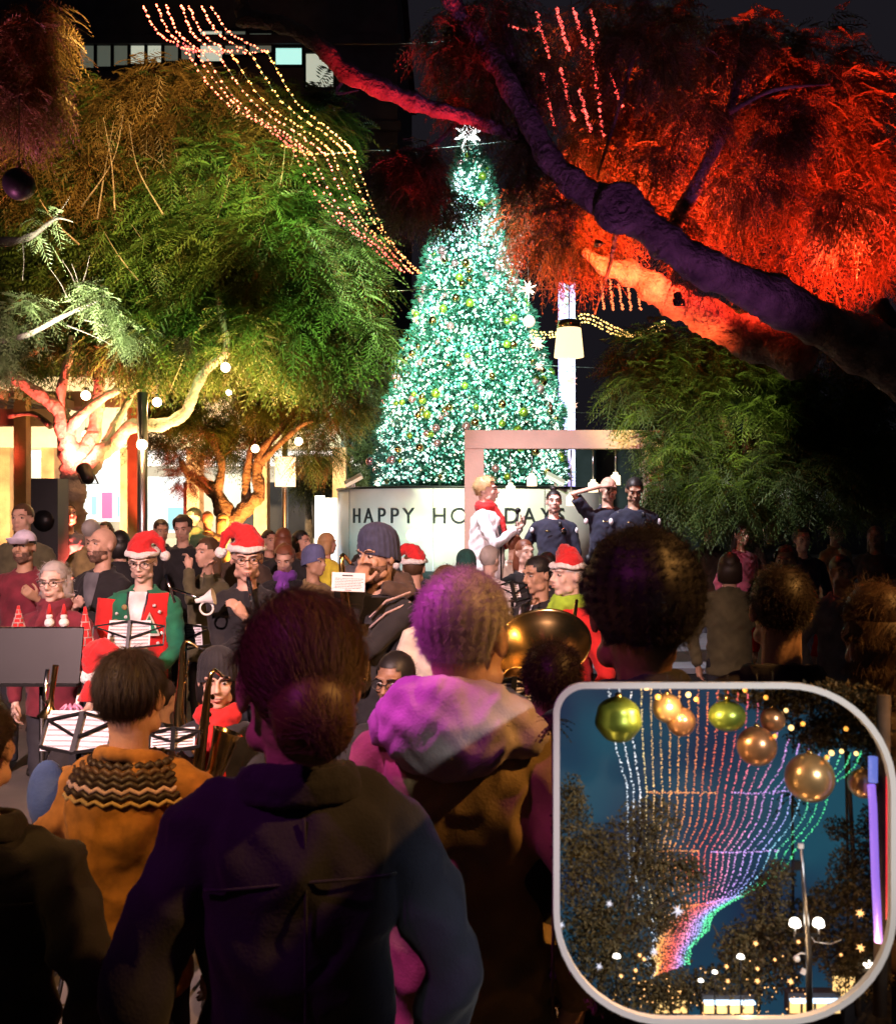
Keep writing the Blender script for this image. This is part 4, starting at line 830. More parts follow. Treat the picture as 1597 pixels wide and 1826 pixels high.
# bulbs in the left trees -------------------------------------------
for i, (px, py, d, s_, lb) in enumerate([(402, 655, 11, 1, 'bare bulb hanging at the elbow of the long limb'), (153, 705, 11.2, 1, 'bare bulb hanging left among the red limbs'), (280, 717, 11.4, 1, 'bare bulb hanging over the swaying limb'), (253, 793, 10.9, 1.1, 'bare bulb in front of the grey pole'), (153, 775, 12.6, .9, 'bare bulb low behind the forked trunk'),
                                      (455, 800, 14.5, 1.1, 'bare bulb left above the amber tree trunk'), (532, 787, 14.5, 1.1, 'bare bulb right above the amber tree'), (408, 700, 14, .8, 'small bulb below the long limb'), (573, 716, 17, .7, 'tiny bulb deep in the amber tree')]):
    o = empty('bulb_lamp', at(px, py, d), label=lb, cat='light bulb', group='bare bulbs in the left trees')
    b = MB(); b.ell((0, 0, 0), .052 * s_, 14, 10); b.build('bulb', 'bulb_warm', o); b = MB(); b.lathe([(0, .09), (.016, .09), (.018, .03), (.0, .03)], 10); b.tube([(0, 0, .09), (0, 0, .6)], .003, 5); b.build('socket', 'black_plastic', o)
    L = bpy.data.lights.new('glow', 'POINT'); L.energy = 13 * s_; L.color = (1, .52, .20); L.shadow_soft_size = .04
    l = bpy.data.objects.new('glow', L); COL.objects.link(l); l.parent = o; l.location = (0, -.06, 0)
lp = empty('street_lamp', (at(508, 0, 17).x, 17, 0), label='grey street lamp with white half globe and square banner', cat='street lamp')
MB().tube([(0, 0, 0), (0, 0, at(0, 690, 17).z)], .05, 12).build('pole', 'steel', lp)
c = at(482, 712, 17) - lp.location; MB().lathe([(.0, .15), (.08, .13), (.13, .07), (.14, 0), (0, 0)], 20, T=Matrix.Translation(c)).build('globe', 'bulb_white', lp)
MB().tube([c, c + Vector((.02, 0, -.06)), Vector((0, 0, c.z - .12))], .018, 8).build('arm', 'steel', lp)
a = at(492, 868, 17) - lp.location; b_ = at(528, 815, 17) - lp.location
MB().box(((a.x + b_.x) / 2, -.08, (a.z + b_.z) / 2), (b_.x - a.x, .02, b_.z - a.z)).build('banner', 'banner_glow', lp, smooth=False)
tm = empty('totem', (at(583, 0, 20).x, 20, 0), label='upright pale blue lit panel left of the lettered drum', cat='sign')
MB().box((-.14, 0, at(0, 884, 20).z / 2), (.18, .1, at(0, 884, 20).z)).build('side_panel', 'sign_glow', tm, smooth=False); MB().box((.08, -.02, at(0, 888, 20).z / 2), (.24, .1, at(0, 888, 20).z)).build('face_panel', 'glow_white', tm, smooth=False)

# ------------------------------------------------------------------ stage with the big frame
stg = empty('stage', (at(1020, 0, 10).x, 10, 0), label='low grey stage under the pale frame', cat='stage')
mat('stage_deck', (.10, .10, .11), .6, var=.2)
for i in range(5): MB().box((-1.15 + i * .92, .9, .40), (.916, 3.4, .05)).build('deck_panel', 'stage_deck', stg, smooth=False)
MB().box((.68, .9, .185), (4.5, 3.3, .37)).build('skirt', 'black_plastic', stg, smooth=False)
fr = empty('frame', (at(990, 0, 11.5).x, 11.5, .43), label='large pale square timber frame standing on the stage', cat='frame')
dF = 11.5
def fpt(px, py): return at(px, py, dF) - fr.location
w_ = 34 / F * dF; x0 = fpt(828, 0).x; x1 = fpt(1180, 0).x; zt4 = fpt(0, 768).z
MB().box((x0 + w_ / 2, 0, zt4 / 2), (w_, .18, zt4)).build('post', 'wood_pale', fr, smooth=False); MB().box((x1 - w_ / 2, 0, zt4 / 2), (w_, .18, zt4)).build('post', 'wood_pale', fr, smooth=False)
MB().box(((x0 + x1) / 2, -.003, zt4 - w_ * .48), (x1 - x0 - .004, .186, w_ * .96)).build('beam', 'wood_pale', fr, smooth=False)
MB().box(((x0 + x1) / 2, 0, .03), (x1 - x0 - .004, .24, .07)).build('foot_beam', 'wood_pale', fr, smooth=False)
emit('jar_glow', (1.0, .80, .50), 1.6, True)
for px, py, lb in [(910, 872, 'lowest left jar lamp under the frame beside the curly haired woman'), (948, 855, 'jar lamp hanging highest before the tree foliage'), (1018, 890, 'lowest jar lamp between two officers'), (1057, 866, 'jar lamp at the raised hand of the bald officer'), (1097, 853, 'jar lamp hanging above the bald officer')]:
    o = empty('jar_lamp', at(px, py, dF), label=lb, cat='lamp', group='jar lamps hung from the frame')
    MB().lathe([(0, .07), (.025, .07), (.03, .045), (.055, .03), (.058, -.075), (.0, -.078)], 16).build('jar', 'jar_glow', o)
    top_ = zt4 + .43 - w_ - o.location.z; MB().tube([(0, 0, .07), (0, 0, top_)], .008, 6).build('hanger', 'steel', o)
o = empty('jar_lamp', at(1141, 850, dF), label='straight bare hanger rod at the right of the frame', cat='lamp'); MB().tube([(0, 0, 0), (0, 0, zt4 + .43 - w_ - o.location.z)], .009, 6).build('hanger', 'steel', o)
MB().ell((0, 0, -.02), .03, 10, 8).build('socket', 'black_plastic', o)
gs = MB(); gs.ell((0, 0, 0), .075, 20, 14); gs.build('globe_light', 'jar_glow', loc=at(736, 955, 11), label='small round glowing globe before the lettered drum', cat='lamp')
MB().tube([(0, 0, 0), (0, 0, at(0, 970, 11).z)], .012, 8).build('globe_stand', 'steel', loc=(at(737, 0, 11).x, 11.02, 0), label='thin stand under the small round globe', cat='stand')

# ------------------------------------------------------------------ light fixtures that colour the square
spot(0, 0, 0, at(108, 745, 12), 700, (1, .10, .07), 95, loc=tuple(at(150, 838, 11.45)), name='uplight', label='small uplight clamped in the fork of the red lit trunk', radius=.06)
spot(0, 0, 0, at(330, 835, 14.5), 700, (1, .10, .06), 60, loc=(at(322, 0, 13.6).x, 13.6, .5), name='uplight', label='ground uplight aimed at the spiky red bush')
spot(0, 0, 0, at(470, 740, 16), 1500, (1, .34, .07), 90, loc=(at(470, 0, 14.6).x, 14.6, .6), name='uplight', label='amber ground uplight before the second tree')
spot(0, 0, 0, at(1150, 230, 8.6), 1000, (1, .045, .016), 130, loc=(1.75, 7.7, 3.5), sz=.4, name='uplight', label='strong red uplight below the right tree')
spot(0, 0, 0, at(1010, 430, 8.6), 260, (1, .11, .02), 140, loc=(1.12, 7.55, 3.86), sz=.35, name='uplight', label='orange red uplight under the low right foliage')
spot(0, 0, 0, at(740, 180, 6.6), 1900, (1, .02, .03), 17, loc=(at(740, 0, 6.6).x + .2, 6.0, .4), name='uplight', label='red uplight below the bare crossing limb')

spot(0, 0, 0, at(112, 740, 12), 7500, (1, .10, .06), 44, loc=(-4.0, 10.4, .4), name='uplight', label='red ground uplight before the big forked trunk')
spot(0, 0, 0, at(330, 200, 13), 5200, (1, .50, .16), 60, loc=(-2.7, 11.3, .4), name='floodlight', label='added amber floodlight under the top of the left crown')  # added fill from below for the dark upper crown
spot(0, 0, 0, at(1350, 250, 8.8), 1200, (1, .04, .016), 130, loc=(3.3, 7.7, 3.4), name='uplight', label='second strong red uplight further right under the right tree')

spot(0, 0, 0, at(1106, 368, 6.8), 260, (.42, .12, .62), 50, loc=(1.9, 3.9, 1.0), name='uplight', label='added hidden purple uplight tinting the dark knotted limb')  # added out of sight to give the limb its purple tone
# clutter on the stage
for x, y_, lb in ((.35, 9.2, 'black wedge monitor at the left front of the stage'), (2.9, 9.1, 'black wedge monitor at the right front of the stage')):
    o = empty('monitor_wedge', (x, y_, .43), label=lb, cat='loudspeaker'); b = MB(); b.prism([(-.2, 0), (.2, 0), (.2, .12), (-.2, .30)], -.22, .22, T=Matrix.Rotation(R(90), 4, 'Z')); b.build('cabinet', 'black_plastic', o, smooth=False)
    b = MB(); b.lathe([(0, 0), (.11, .004), (.12, .01)], 20, T=Matrix.Translation((0, -.02, .235)) @ Matrix.Rotation(R(24), 4, 'X')); b.build('grille', 'black_metal', o)
o = empty('microphone_stand', (at(893, 0, 9.1).x, 9.1, .43), label='thin microphone stand beside the robed woman', cat='microphone stand')
MB().tube([(0, 0, .02), (0, 0, 1.2)], .008, 8).build('pole', 'black_metal', o); MB().lathe([(0, .02), (.13, .0), (.13, .015), (0, .03)], 18).build('base', 'black_metal', o); MB().tube([(0, 0, 1.2), (-.02, -.02, 1.30)], .014, 8).build('microphone', 'black_metal', o)

spot(0, 0, 0, at(1195, 512, 8.4), 2600, (1, .11, .03), 24, loc=(1.75, 8.0, .5), name='uplight', label='narrow red uplight under the lower limb of the right tree')

spot(0, 0, 0, at(1000, 425, 7.8), 3000, (1, .12, .03), 26, loc=(1.05, 6.0, .9), name='uplight', label='orange red uplight behind the tall dark hair')

spot(0, 0, 0, (shop.location.x - 1.5, 22, 4.0), 2600, (1, .72, .38), 110, loc=(shop.location.x - 1.8, 18.6, .4), name='floodlight', label='added warm floodlight brightening the left half of the shop front')  # added so the shop fascia is not left dark
spot(0, 0, 0, (shop.location.x + 2.2, 22, 4.0), 2200, (1, .72, .38), 110, loc=(shop.location.x + 2.0, 18.8, .4), name='floodlight', label='added warm floodlight brightening the right half of the shop front')  # second added lamp for the unlit fascia
# floods washing the big crown, tree, drum and stage, most added out of view
spot(0, 0, 0, at(560, 520, 12), 4200, (.60, 1.0, .30), 58, loc=(-.8, 7.3, 6.3), name='floodlight', label='added unseen floodlight with greenish beam on the left crown', group=None)  # added above the view to light the near side of the crown
spot(0, 0, 0, at(300, 450, 12.5), 1300, (1, .62, .16), 80, loc=(-2.9, 12.9, .35), name='floodlight', label='added floodlight with yellow beam under the left crown')  # added fill inside the crown, no such lamp known
spot(0, 0, 0, at(260, 330, 12.5), 3600, (1, .62, .20), 50, loc=(-2.0, 7.3, 6.3), name='floodlight', label='added unseen amber floodlight on the upper left crown')  # added overhead, out of view, to brighten the upper leaves
spot(0, 0, 0, at(150, 535, 7.1), 3200, (1.0, 1.0, .72), 22, loc=(-3.6, 5.2, 1.0), name='floodlight', label='white floodlight aimed at the pale leafy spray')
spot(0, 0, 0, at(40, 140, 9), 1500, (.9, .22, .5), 34, loc=(-5.0, 7.4, 1.0), name='uplight', label='purple uplight below the top left foliage')
spot(0, 0, 0, at(835, 560, 19.4), 19000, (.62, 1.0, .84), 36, loc=(TX - .4, 10.0, 8.6), name='floodlight', label='added unseen cool floodlight that makes the christmas tree glow')  # added overhead to light foliage that the small bulbs leave dark
spot(0, 0, 0, at(835, 700, 19.4), 220, (.6, 1.0, .9), 80, loc=(TX - 2.6, 14.6, .5), name='floodlight', label='cool ground floodlight left of the lettered drum')
spot(0, 0, 0, at(800, 930, 17), 3600, (1.0, .86, .94), 36, loc=(TX - 1.2, 8.2, 6.9), name='floodlight', label='added unseen white floodlight on the lettered drum')  # unseen lamp put above the view to whiten the drum
spot(0, 0, 0, at(1010, 900, 10), 2100, (.96, .90, 1.0), 50, loc=(-1.0, 7.9, 6.0), name='stage_light', label='white stage light aimed at the officers')
# light on the band from behind the photographer
spot(0, 0, 0, (-1.6, 6, 1.3), 3000, (1.0, .62, .60), 46, loc=(-2.4, -1.2, 4.6), label='rosy stage light high behind the photographer')
spot(0, 0, 0, (-.12, 2.15, 1.38), 420, (.90, .08, .78), 15, loc=(-1.7, 2.5, 4.0), label='magenta stage light high at the left over the listeners')
spot(0, 0, 0, (-.2, 1.9, 1.6), 110, (.90, .08, .70), 22, loc=(-1.9, .2, 4.3), label='weaker magenta stage light behind the photographer')
spot(0, 0, 0, (-.1, 2.4, 1.5), 400, (1, .44, .10), 74, loc=(2.9, 1.3, 4.2), label='amber stage light over the band on the right')
spot(0, 0, 0, (.1, 5.2, 1.4), 420, (1, .55, .30), 56, loc=(2.6, 1.8, 4.6), label='warm stage light high on the right')
spot(0, 0, 0, at(1190, 640, 11.5), 1900, (.95, .85, .30), 32, loc=(3.3, 7.6, .3), name='floodlight', label='added yellowish floodlight brightening the right tree')  # added to lift the dark olive foliage

# ------------------------------------------------------------------ clothes
def cloth(name, c, **k): return mat(name, c, .88, var=.3, scale=k.pop('scale', 10), bump=.35, bscale=k.pop('bs', 160), bd=.004, sheen=.08)
for nm, c in dict(cloth_black=(.013, .012, .015), cloth_navy=(.010, .012, .026), cloth_olive=(.09, .08, .04), cloth_tan=(.34, .24, .10), cloth_grey=(.11, .11, .13), cloth_brown=(.06, .035, .022),
                  cloth_white=(.72, .70, .72), cloth_yellow=(.80, .66, .06), cloth_green=(.01, .15, .075), cloth_purple=(.20, .05, .38), cloth_red=(.60, .015, .015), cloth_burgundy=(.16, .015, .03),
                  cloth_police=(.013, .015, .036), cloth_lime=(.30, .50, .03), cloth_pinkgrey=(.45, .32, .30), cloth_blue=(.05, .10, .28), cloth_cream=(.55, .48, .40), cloth_hood=(.42, .36, .36), cloth_khaki=(.30, .21, .09)).items(): cloth(nm, c)
cloth('knit_navy', (.035, .04, .08), scale=30, bs=60); cloth('knit_green', (.01, .07, .06), scale=30, bs=60); cloth('knit_brown', (.34, .15, .03), scale=30, bs=45); cloth('cap_lilac', (.62, .56, .70)); cloth('knit_blue', (.09, .10, .22), bs=60)
coat = 'cloth_black'

GB = 'crowd between the trees'
P = person
def crowd(label, px, py, d, skin='skin_fair', c='cloth_black', hair=('short', 'hair_dark'), **k):
    k.setdefault('nstr', 260); k.setdefault('vox', .012)
    return P(label, px, py, d, skin, c, hair, group=GB, **k)
# --- crowd at the back, left to right
crowd('young man with brown fringe in olive jacket at the far left', 40, 898, 8.6, c='cloth_olive', hair=('short', 'hair_brown'), slen=.03)
crowd('man in grey suit looking up right beside the loudspeaker tower', 122, 897, 11, c='cloth_grey', face=30, look=(10, -14, 0))
crowd('grey haired person in tan coat seen from behind', 163, 926, 10, c='cloth_tan', hair=('short', 'hair_grey'), face=170)
crowd('dark haired woman peeping over behind the bald man', 188, 930, 11.5, hair=('bob', 'hair_dark'))
crowd('black haired person behind the santa hat seen from the back', 214, 946, 8.4, hair=('bob', 'hair_black'), face=200)
crowd('man with dark quiff in dark coat before the shop pillar', 287, 926, 11, skin='skin_olive', face=15, look=(15, 10, 0))
crowd('man with curly dark hair and long black coat in the shop light', 326, 920, 10, hair=('curly', 'hair_dark'), look=(0, 12, 0), coat=None) if False else crowd('man with curly dark hair and long black coat in the shop light', 326, 920, 10, hair=('curly', 'hair_dark'), look=(0, 12, 0))
crowd('man with orange scarf behind the curly haired man', 345, 905, 12.5, scarf='cloth_tan', face=-30)
crowd('person in pale tan coat far off left of the amber tree', 370, 912, 15, c='cloth_tan', face=180, hair=('short', 'hair_blond'))
crowd('person in white coat far off by the amber tree trunk', 398, 915, 15.5, c='cloth_cream', face=150, hair=('long', 'hair_blond'))
crowd('man with short dark hair right behind the second santa hat', 430, 936, 8.2, c='cloth_brown', face=180, hair=('short', 'hair_dark'))
crowd('woman with long dark hair far right of the santa hats', 480, 945, 10.5, hair=('long', 'hair_dark'), face=40)
crowd('auburn haired woman with her back turned', 505, 941, 9.6, hair=('long', 'hair_auburn'), face=185)
crowd('dark haired woman in profile behind the purple scarf', 537, 946, 10, hair=('bob', 'hair_black'), face=60)
crowd('blond person in bright yellow jacket beside the drum', 583, 950, 10.2, c='cloth_yellow', hair=('bob', 'hair_blond'), face=130)
crowd('woman with curly auburn hair and purple scarf looking down', 508, 972, 8.0, hair=('curly', 'hair_auburn'), scarf='cloth_purple', look=(0, 22, 0), c='cloth_black')
crowd('person in blue grey beanie looking right', 560, 977, 7.6, skin='skin_olive', hair=('short', 'hair_dark', 'knit_blue'), hat='beanie', face=60, c='cloth_khaki')
crowd('man with long brown hair playing a silver flute', 370, 958, 7.4, skin='skin_fair', hair=('long', 'hair_brown'), c='cloth_olive', face=-35, hands=((.20, -.17, 1.50), (.02, -.20, 1.53)))
crowd('man with short dark hair standing behind the beanie man', 655, 940, 8.6, skin='skin_brown', c='cloth_grey', face=20)
crowd('person with greying crop behind the beanie man', 668, 932, 10.5, face=170, hair=('short', 'hair_grey'))
crowd('person in dark green knitted beanie seen from behind', 831, 986, 7.6, hair=('short', 'hair_black', 'knit_green'), hat='beanie', face=180)
crowd('child with silver blond hair turned away before the stage', 873, 973, 7.8, skin='skin_pale', c='cloth_white', hair=('short', 'hair_grey'), face=150)
crowd('small person with reddish hair before the drum', 917, 950, 9.2, skin='skin_fair', c='cloth_cream', hair=('topbun', 'hair_auburn'), face=140, hs=.9)
crowd('laughing woman with long auburn hair before the stage', 935, 962, 8.4, skin='skin_pale', hair=('long', 'hair_auburn'), face=25)
crowd('dark haired person behind the profile man', 975, 985, 7.2, hair=('short', 'hair_black'), face=180)
# filling crowd to the right of the photograph's heads, out to the square's edge
for i, (px, py, d, c, h, lb) in enumerate([(1265, 926, 12, 'cloth_brown', 'hair_brown', 'person in brown coat right of the tall dark hair'), (1320, 935, 11, 'cloth_burgundy', 'hair_dark', 'person in burgundy coat under the olive tree'), (1375, 930, 12.5, 'cloth_grey', 'hair_grey', 'grey haired person in grey coat under the olive tree'),
                                         (1430, 942, 10, 'cloth_navy', 'hair_black', 'person in navy coat with black bob'), (1490, 930, 11.5, 'cloth_tan', 'hair_blond', 'blond person in tan coat near the right edge'), (1560, 938, 10.5, 'cloth_black', 'hair_brown', 'brown haired person in black coat by the right edge'),
                                         (1300, 985, 7.0, 'cloth_olive', 'hair_dark', 'listener in olive coat standing beneath the wall of foliage'), (1400, 975, 7.5, 'cloth_red', 'hair_brown', 'listener in a red coat at the right'), (1500, 990, 6.6, 'cloth_grey', 'hair_black', 'listener in grey coat with black hair at the right')]):
    crowd(lb, px, py, d, c=c, hair=(('short', 'long', 'bob', 'curly')[i % 4], h), face=random.choice((0, 30, -30, 170)), skin=('skin_fair', 'skin_olive', 'skin_brown')[i % 3])

# --- the people on stage
def badge(o, V, x, z, m='chrome', r=.028):
    b = MB(); c = V(x, -.155, z); b.lathe([(0, .006), (r * .6, .005), (r, .0)], 8, T=Matrix.Translation(c) @ Matrix.Rotation(R(90), 4, 'X')); b.build('badge', m, o)
def officer(label, px, py, d, **k):
    o, T, V, s, wr = P(label, px, py, d, c_['skin'] if False else k.pop('skin', 'skin_fair'), 'cloth_police', trousers='cloth_police', base=.43, vox=.009, **k)
    badge(o, V, .085, 1.33, 'brass' if 'bald' in label else 'chrome')
    b = MB(); b.tube([V(math.cos(a) * .178, math.sin(a) * .138, .985) for a in np.linspace(0, 2 * math.pi, 26)], .024 * s, 8, cap=False)
    for a in np.linspace(.3, 6, 9): b.box(V(math.cos(a) * .19, math.sin(a) * .15, .965), (.06, .05, .09), rz=a)
    b.build('duty_belt', 'black_plastic', o)
    for sd in (-1, 1):
        S = V(sd * .185, 0, 1.395); b = MB(); b.ell(S + Vector((sd * .045, -.035, -.06)) * s, (.022 * s, .030 * s, .034 * s), 10, 8); b.build('shoulder_patch', 'paper', o)
    b = MB(); b.box(V(-.08, -.152, 1.33), (.05, .006, .012)); b.build('name_tag', 'brass', o)
    b = MB(); b.box(V(.05, -.150, 1.40), (.03, .03, .05)); b.tube([V(.05, -.15, 1.42), V(.11, -.11, 1.30), V(.16, -.08, 1.1)], .005, 6); b.build('radio', 'black_plastic', o)
    return o, T, V, s, wr
officer('female police officer with dark topknot standing left of the others', 987, 874, 9.8, hair=('topbun', 'hair_black'), skin='skin_pale', face=0, hands=((-.26, -.02, .88), (.10, -.22, .98)))
officer('bald police officer raising one hand to his brow', 1084, 850, 9.6, hair=None, skin='skin_fair', face=10, look=(0, 10, 0), hands=((-.12, -.13, 1.66), (.235, -.05, .88)), bare_arm=0, fat=1.1, palm=((1, 0, 0), None))
officer('dark haired police officer looking down at the right of the frame', 1130, 851, 9.5, hair=('short', 'hair_black'), skin='skin_olive', face=5, look=(-8, 24, 0), hands=((-.22, -.05, .86), (.22, -.1, .90)), fat=1.15)
o, T, V, s, wr = P('woman in white robe with curly blond hair and red scarf on stage', 867, 851, 9.3, 'skin_pale', 'cloth_white', ('curly', 'hair_blond'), base=.43, face=75, hands=((-.12, -.30, 1.28), (.12, -.30, 1.30)), scarf='cloth_red', trousers='cloth_white', nstr=900, curl=.8, slen=.035)
b = MB(); b.loft([(V(0, 0, z), rx * s, ry * s) for z, rx, ry in ((.12, .26, .22), (.5, .23, .19), (.9, .20, .17), (1.2, .19, .16), (1.38, .20, .14), (1.43, .15, .10))], 24)
meshobj('robe', remesh(b, .018, 3, .008, 12), 'cloth_white', o)
b = MB(); b.tube([wr[0][0] + Vector((0, 0, -.02)), wr[0][0] + Vector((0, -.02, .14))], .012, 8); b.ell(wr[0][0] + Vector((0, -.02, .165)), .026, 10, 8); b.build('microphone', 'black_metal', o)

# --- the band
o, T, V, s, wr = P('man in lilac baseball cap with moustache holding his fists up', 43, 946, 7.2, 'skin_olive', 'cloth_burgundy', ('short', 'hair_dark'), hat='cap', beard='beard', hands=((-.20, -.26, 1.30), (.20, -.26, 1.28)), vox=.008)
o, T, V, s, wr = P('older woman with grey blond hair and glasses behind the black stand', 97, 1004, 5.7, 'skin_pale', 'cloth_burgundy', ('bob', 'hair_grey'), glasses=True, scarf='cloth_burgundy', look=(0, 5, 0), vox=.007, nstr=1200, slen=.03, hs=1.08)
o, T, V, s, wr = P('bald bearded man in black blazer clasping his hands', 181, 942, 7.0, 'skin_fair', 'cloth_black', None, beard='beard', shirt='cloth_grey', face=-18, look=(-12, -4, 0), hands=((.02, -.30, 1.22), (-.03, -.30, 1.20)), vox=.0075, hs=1.05)
# santa hat man in the christmas cardigan
o, T, V, s, wr = P('elderly man in santa hat and red green christmas cardigan', 255, 966, 6.0, 'skin_pale', 'cloth_green', ('short', 'hair_white'), hat='santa', glasses=True, beard='fur_white' if False else None, shirt='cloth_white', look=(4, 14, 0), hands=((-.12, -.30, 1.02), (.14, -.30, .98)), vox=.007, hs=1.04)
def panel(o, V, x0, x1, z0, z1, m, nm, side, vtop=None, s=1.0):
    b = MB(); nx, nz = 7, 9; vs = []
    for j in range(nz):
        for i in range(nx):
            z = z0 + (z1 - z0) * j / (nz - 1); a0, a1 = x0, x1
            if vtop: a0 = x0 + (vtop * max(0, (z - 1.12) / .3))
            a = a0 + (a1 - a0) * i / (nx - 1); w = np.interp(z, [.85, 1.0, 1.24, 1.34, 1.41, 1.46], [.176, .178, .186, .198, .182, .125]); dp = np.interp(z, [.85, 1.0, 1.24, 1.34, 1.41, 1.46], [.138, .140, .140, .136, .116, .09])
            vs.append(V(side * a, -dp * math.sqrt(max(0, 1 - min(.98, (a / w)) ** 2)) - .018, z))
    b.add(vs, [(j * nx + i, j * nx + i + 1, (j + 1) * nx + i + 1, (j + 1) * nx + i) for j in range(nz - 1) for i in range(nx - 1)])
    return b.build(nm, m, o)
panel(o, V, .0, .172, .86, 1.44, 'cloth_red', 'cardigan_front', 1, vtop=.06); panel(o, V, .0, .172, .86, 1.44, 'cloth_green', 'cardigan_front', -1, vtop=.06)
rs_ = MB(); Sx = V(-.185, 0, 1.395); rs_.tube([Sx + Vector((-.01, -.01, .0)), Sx.lerp(wr[0][1], .5), wr[0][1], wr[0][0] - (wr[0][0] - wr[0][1]) * .1], [.077, .069, .062, .05], 14); rs_.build('red_sleeve', 'cloth_red', o)
def patch(o, V, pts, m, nm, x, z, dp=.155):
    b = MB(); b.prism([(p[0] * s, p[1] * s) for p in pts], -.004, .004, T=Matrix.Translation(V(x, -dp, z))); return b.build(nm, m, o, smooth=False)
patch(o, V, [(-.05, -.045), (.05, -.045), (0, .06)], 'cloth_green', 'tree_patch', .09, 1.25, .172); patch(o, V, [(-.062, -.062), (.062, -.062), (.062, -.052), (0, .082), (-.062, -.052)], 'cloth_cream', 'patch_border', .09, 1.25, .166)
for x, z in [(-.06, 1.30), (-.10, 1.22), (-.05, 1.18), (-.12, 1.32), (.14, 1.33), (.15, 1.20), (.13, 1.14), (.04, 1.14), (-.09, 1.10), (.11, 1.37)]:
    b = MB(); b.ell(V(x, -.166 + abs(x) * .26, z), .011 * s, 8, 6); b.build('snow_dot', 'cloth_white', o)
for x, z in [(-.13, 1.27), (-.07, 1.36), (-.14, 1.17), (-.03, 1.10), (.06, 1.10)]:
    b = MB(); b.ell(V(x, -.162 + abs(x) * .26, z), (.018 * s, .008, .018 * s), 8, 6); b.build('gold_motif', 'cloth_tan', o)
for sd in (-1, 1):
    b = MB(); b.tube([V(sd * .008, -.158, 1.10), V(sd * .03, -.156, 1.22), V(sd * .058, -.135, 1.38), V(sd * .062, -.10, 1.45)], .006, 6); b.build('neck_edging', 'ink', o)
# santa hat man with glasses and clarinet
o, T, V, s, wr = P('man in santa hat and glasses playing a silver clarinet', 440, 958, 5.7, 'skin_fair', 'cloth_black', ('short', 'hair_grey'), hat='santa', glasses=True, look=(14, 10, 0), hands=((.06, -.26, 1.20), (.03, -.22, 1.32)), vox=.007, hs=1.12, shirt='cloth_black')
mth = T @ Vector((0, -.10, -.058)); ci = empty('clarinet', o.matrix_world.translation + o.location * 0 + Vector((0, 0, 0)), label='pale silver clarinet at the mouth of the second santa hat man', cat='clarinet'); ci.location = o.location
en = mth + Vector((.10, -.14, -.42)); b = MB(); b.tube([mth, mth.lerp(en, .1), mth.lerp(en, .85), en], [.008, .014, .017, .032], 12); b.build('tube', 'chrome', ci)
for k in range(8): MB().ell(mth.lerp(en, .18 + k * .09) + Vector((0, -.018, .004)), (.008, .005, .008), 8, 6).build('key', 'chrome', ci)
# man in beanie with card
o, T, V, s, wr = P('man in dark striped beanie and black jacket singing over a card', 674, 950, 5.1, 'skin_olive', 'cloth_black', ('short', 'hair_dark', 'knit_navy'), hat='beanie', beard='beard', face=-28, look=(-12, 4, 0), hands=((.0, -.18, 1.50), (-.10, -.36, 1.32)), vox=.0068, fat=1.1, hs=1.12, hood='cloth_brown')
b = MB()
for k in range(2): b.tube([V(-.20, .0 - .02, 1.47 - .02 * k), V(-.10, -.13, 1.43 - .05 * k), V(-.06, -.16, 1.36 - .04 * k)], (.010, .006), 6); b.tube([V(.20, -.02, 1.46 - .05 * k), V(.12, -.12, 1.42 - .06 * k), V(.05, -.158, 1.34 - .05 * k)], (.012, .006), 6)
b.build('jacket_stripe', 'cloth_pinkgrey', o)
cd = empty('song_card', at(621, 1038, 4.72), label='pale lilac song card held up by the beanie man', cat='card'); cd.rotation_euler = (R(-8), R(3), R(10))
MB().box((0, 0, 0), (.155, .003, .088)).build('card', 'paper', cd, smooth=False)
b = MB()
for r_ in range(7):
    x = -.062
    while x < .060:
        w_ = random.uniform(.004, .014); b.box((x + w_ / 2, -.0022, .016 - r_ * .0075), (w_, .0008, .0022)); x += w_ + .003
b.box((-.005, -.0022, .030), (.05, .0008, .006)); b.box((0, -.0022, -.038), (.03, .0008, .003)); b.build('print', 'ink', cd, smooth=False)
def sax(label, loc, rot, sc=1.0):
    o = empty('saxophone', loc, label=label, cat='saxophone'); o.rotation_euler = rot
    S = spline([(0, -.02, .30, .008), (0, .05, .34, .010), (0, .07, .28, .014), (0, .05, .10, .022), (0, .03, -.15, .030), (0, .0, -.25, .036), (0, -.07, -.27, .042), (0, -.11, -.18, .052), (0, -.13, -.05, .068), (0, -.14, -.01, .082)], 5)
    b = MB(); b.tube([s_[:3] for s_ in S], [s_[3] for s_ in S], 16, cap=False); b.build('tube', 'brass', o).scale = (sc, sc, sc)
    for k in range(9): b = MB(); z = .2 - k * .045; b.lathe([(0, .008), (.013, .006), (.014, 0)], 10, T=Matrix.Translation((.0, .025 - .0 * k, z)) @ Matrix.Rotation(R(90), 4, 'X')); b.tube([(.02, .03, z), (.022, .05, z - .03)], .003, 5); b.build('key', 'brass', o).scale = (sc, sc, sc)
    b = MB(); b.tube([(0, -.02, .30), (0, -.06, .29)], [.008, .006], 8); b.build('mouthpiece', 'black_plastic', o).scale = (sc, sc, sc)
    b = MB(); b.tube([(.025, .05, .25), (.03, .02, -.1), (.028, -.04, -.22)], .004, 6); b.build('rod', 'brass', o).scale = (sc, sc, sc)
    return o
sax('long glinting saxophone below the song card', at(628, 1120, 4.9), (0, R(4), R(160)), 1.05)
P('person in santa hat seen from behind right of the beanie man', 738, 984, 6.6, 'skin_fair', 'cloth_brown', ('short', 'hair_brown'), hat='santa', face=170, vox=.010)
P('man with short brown hair seen from behind above the hooded man', 795, 1008, 4.9, 'skin_fair', 'cloth_cream', ('short', 'hair_brown'), face=185, nstr=900, slen=.02, vox=.009)
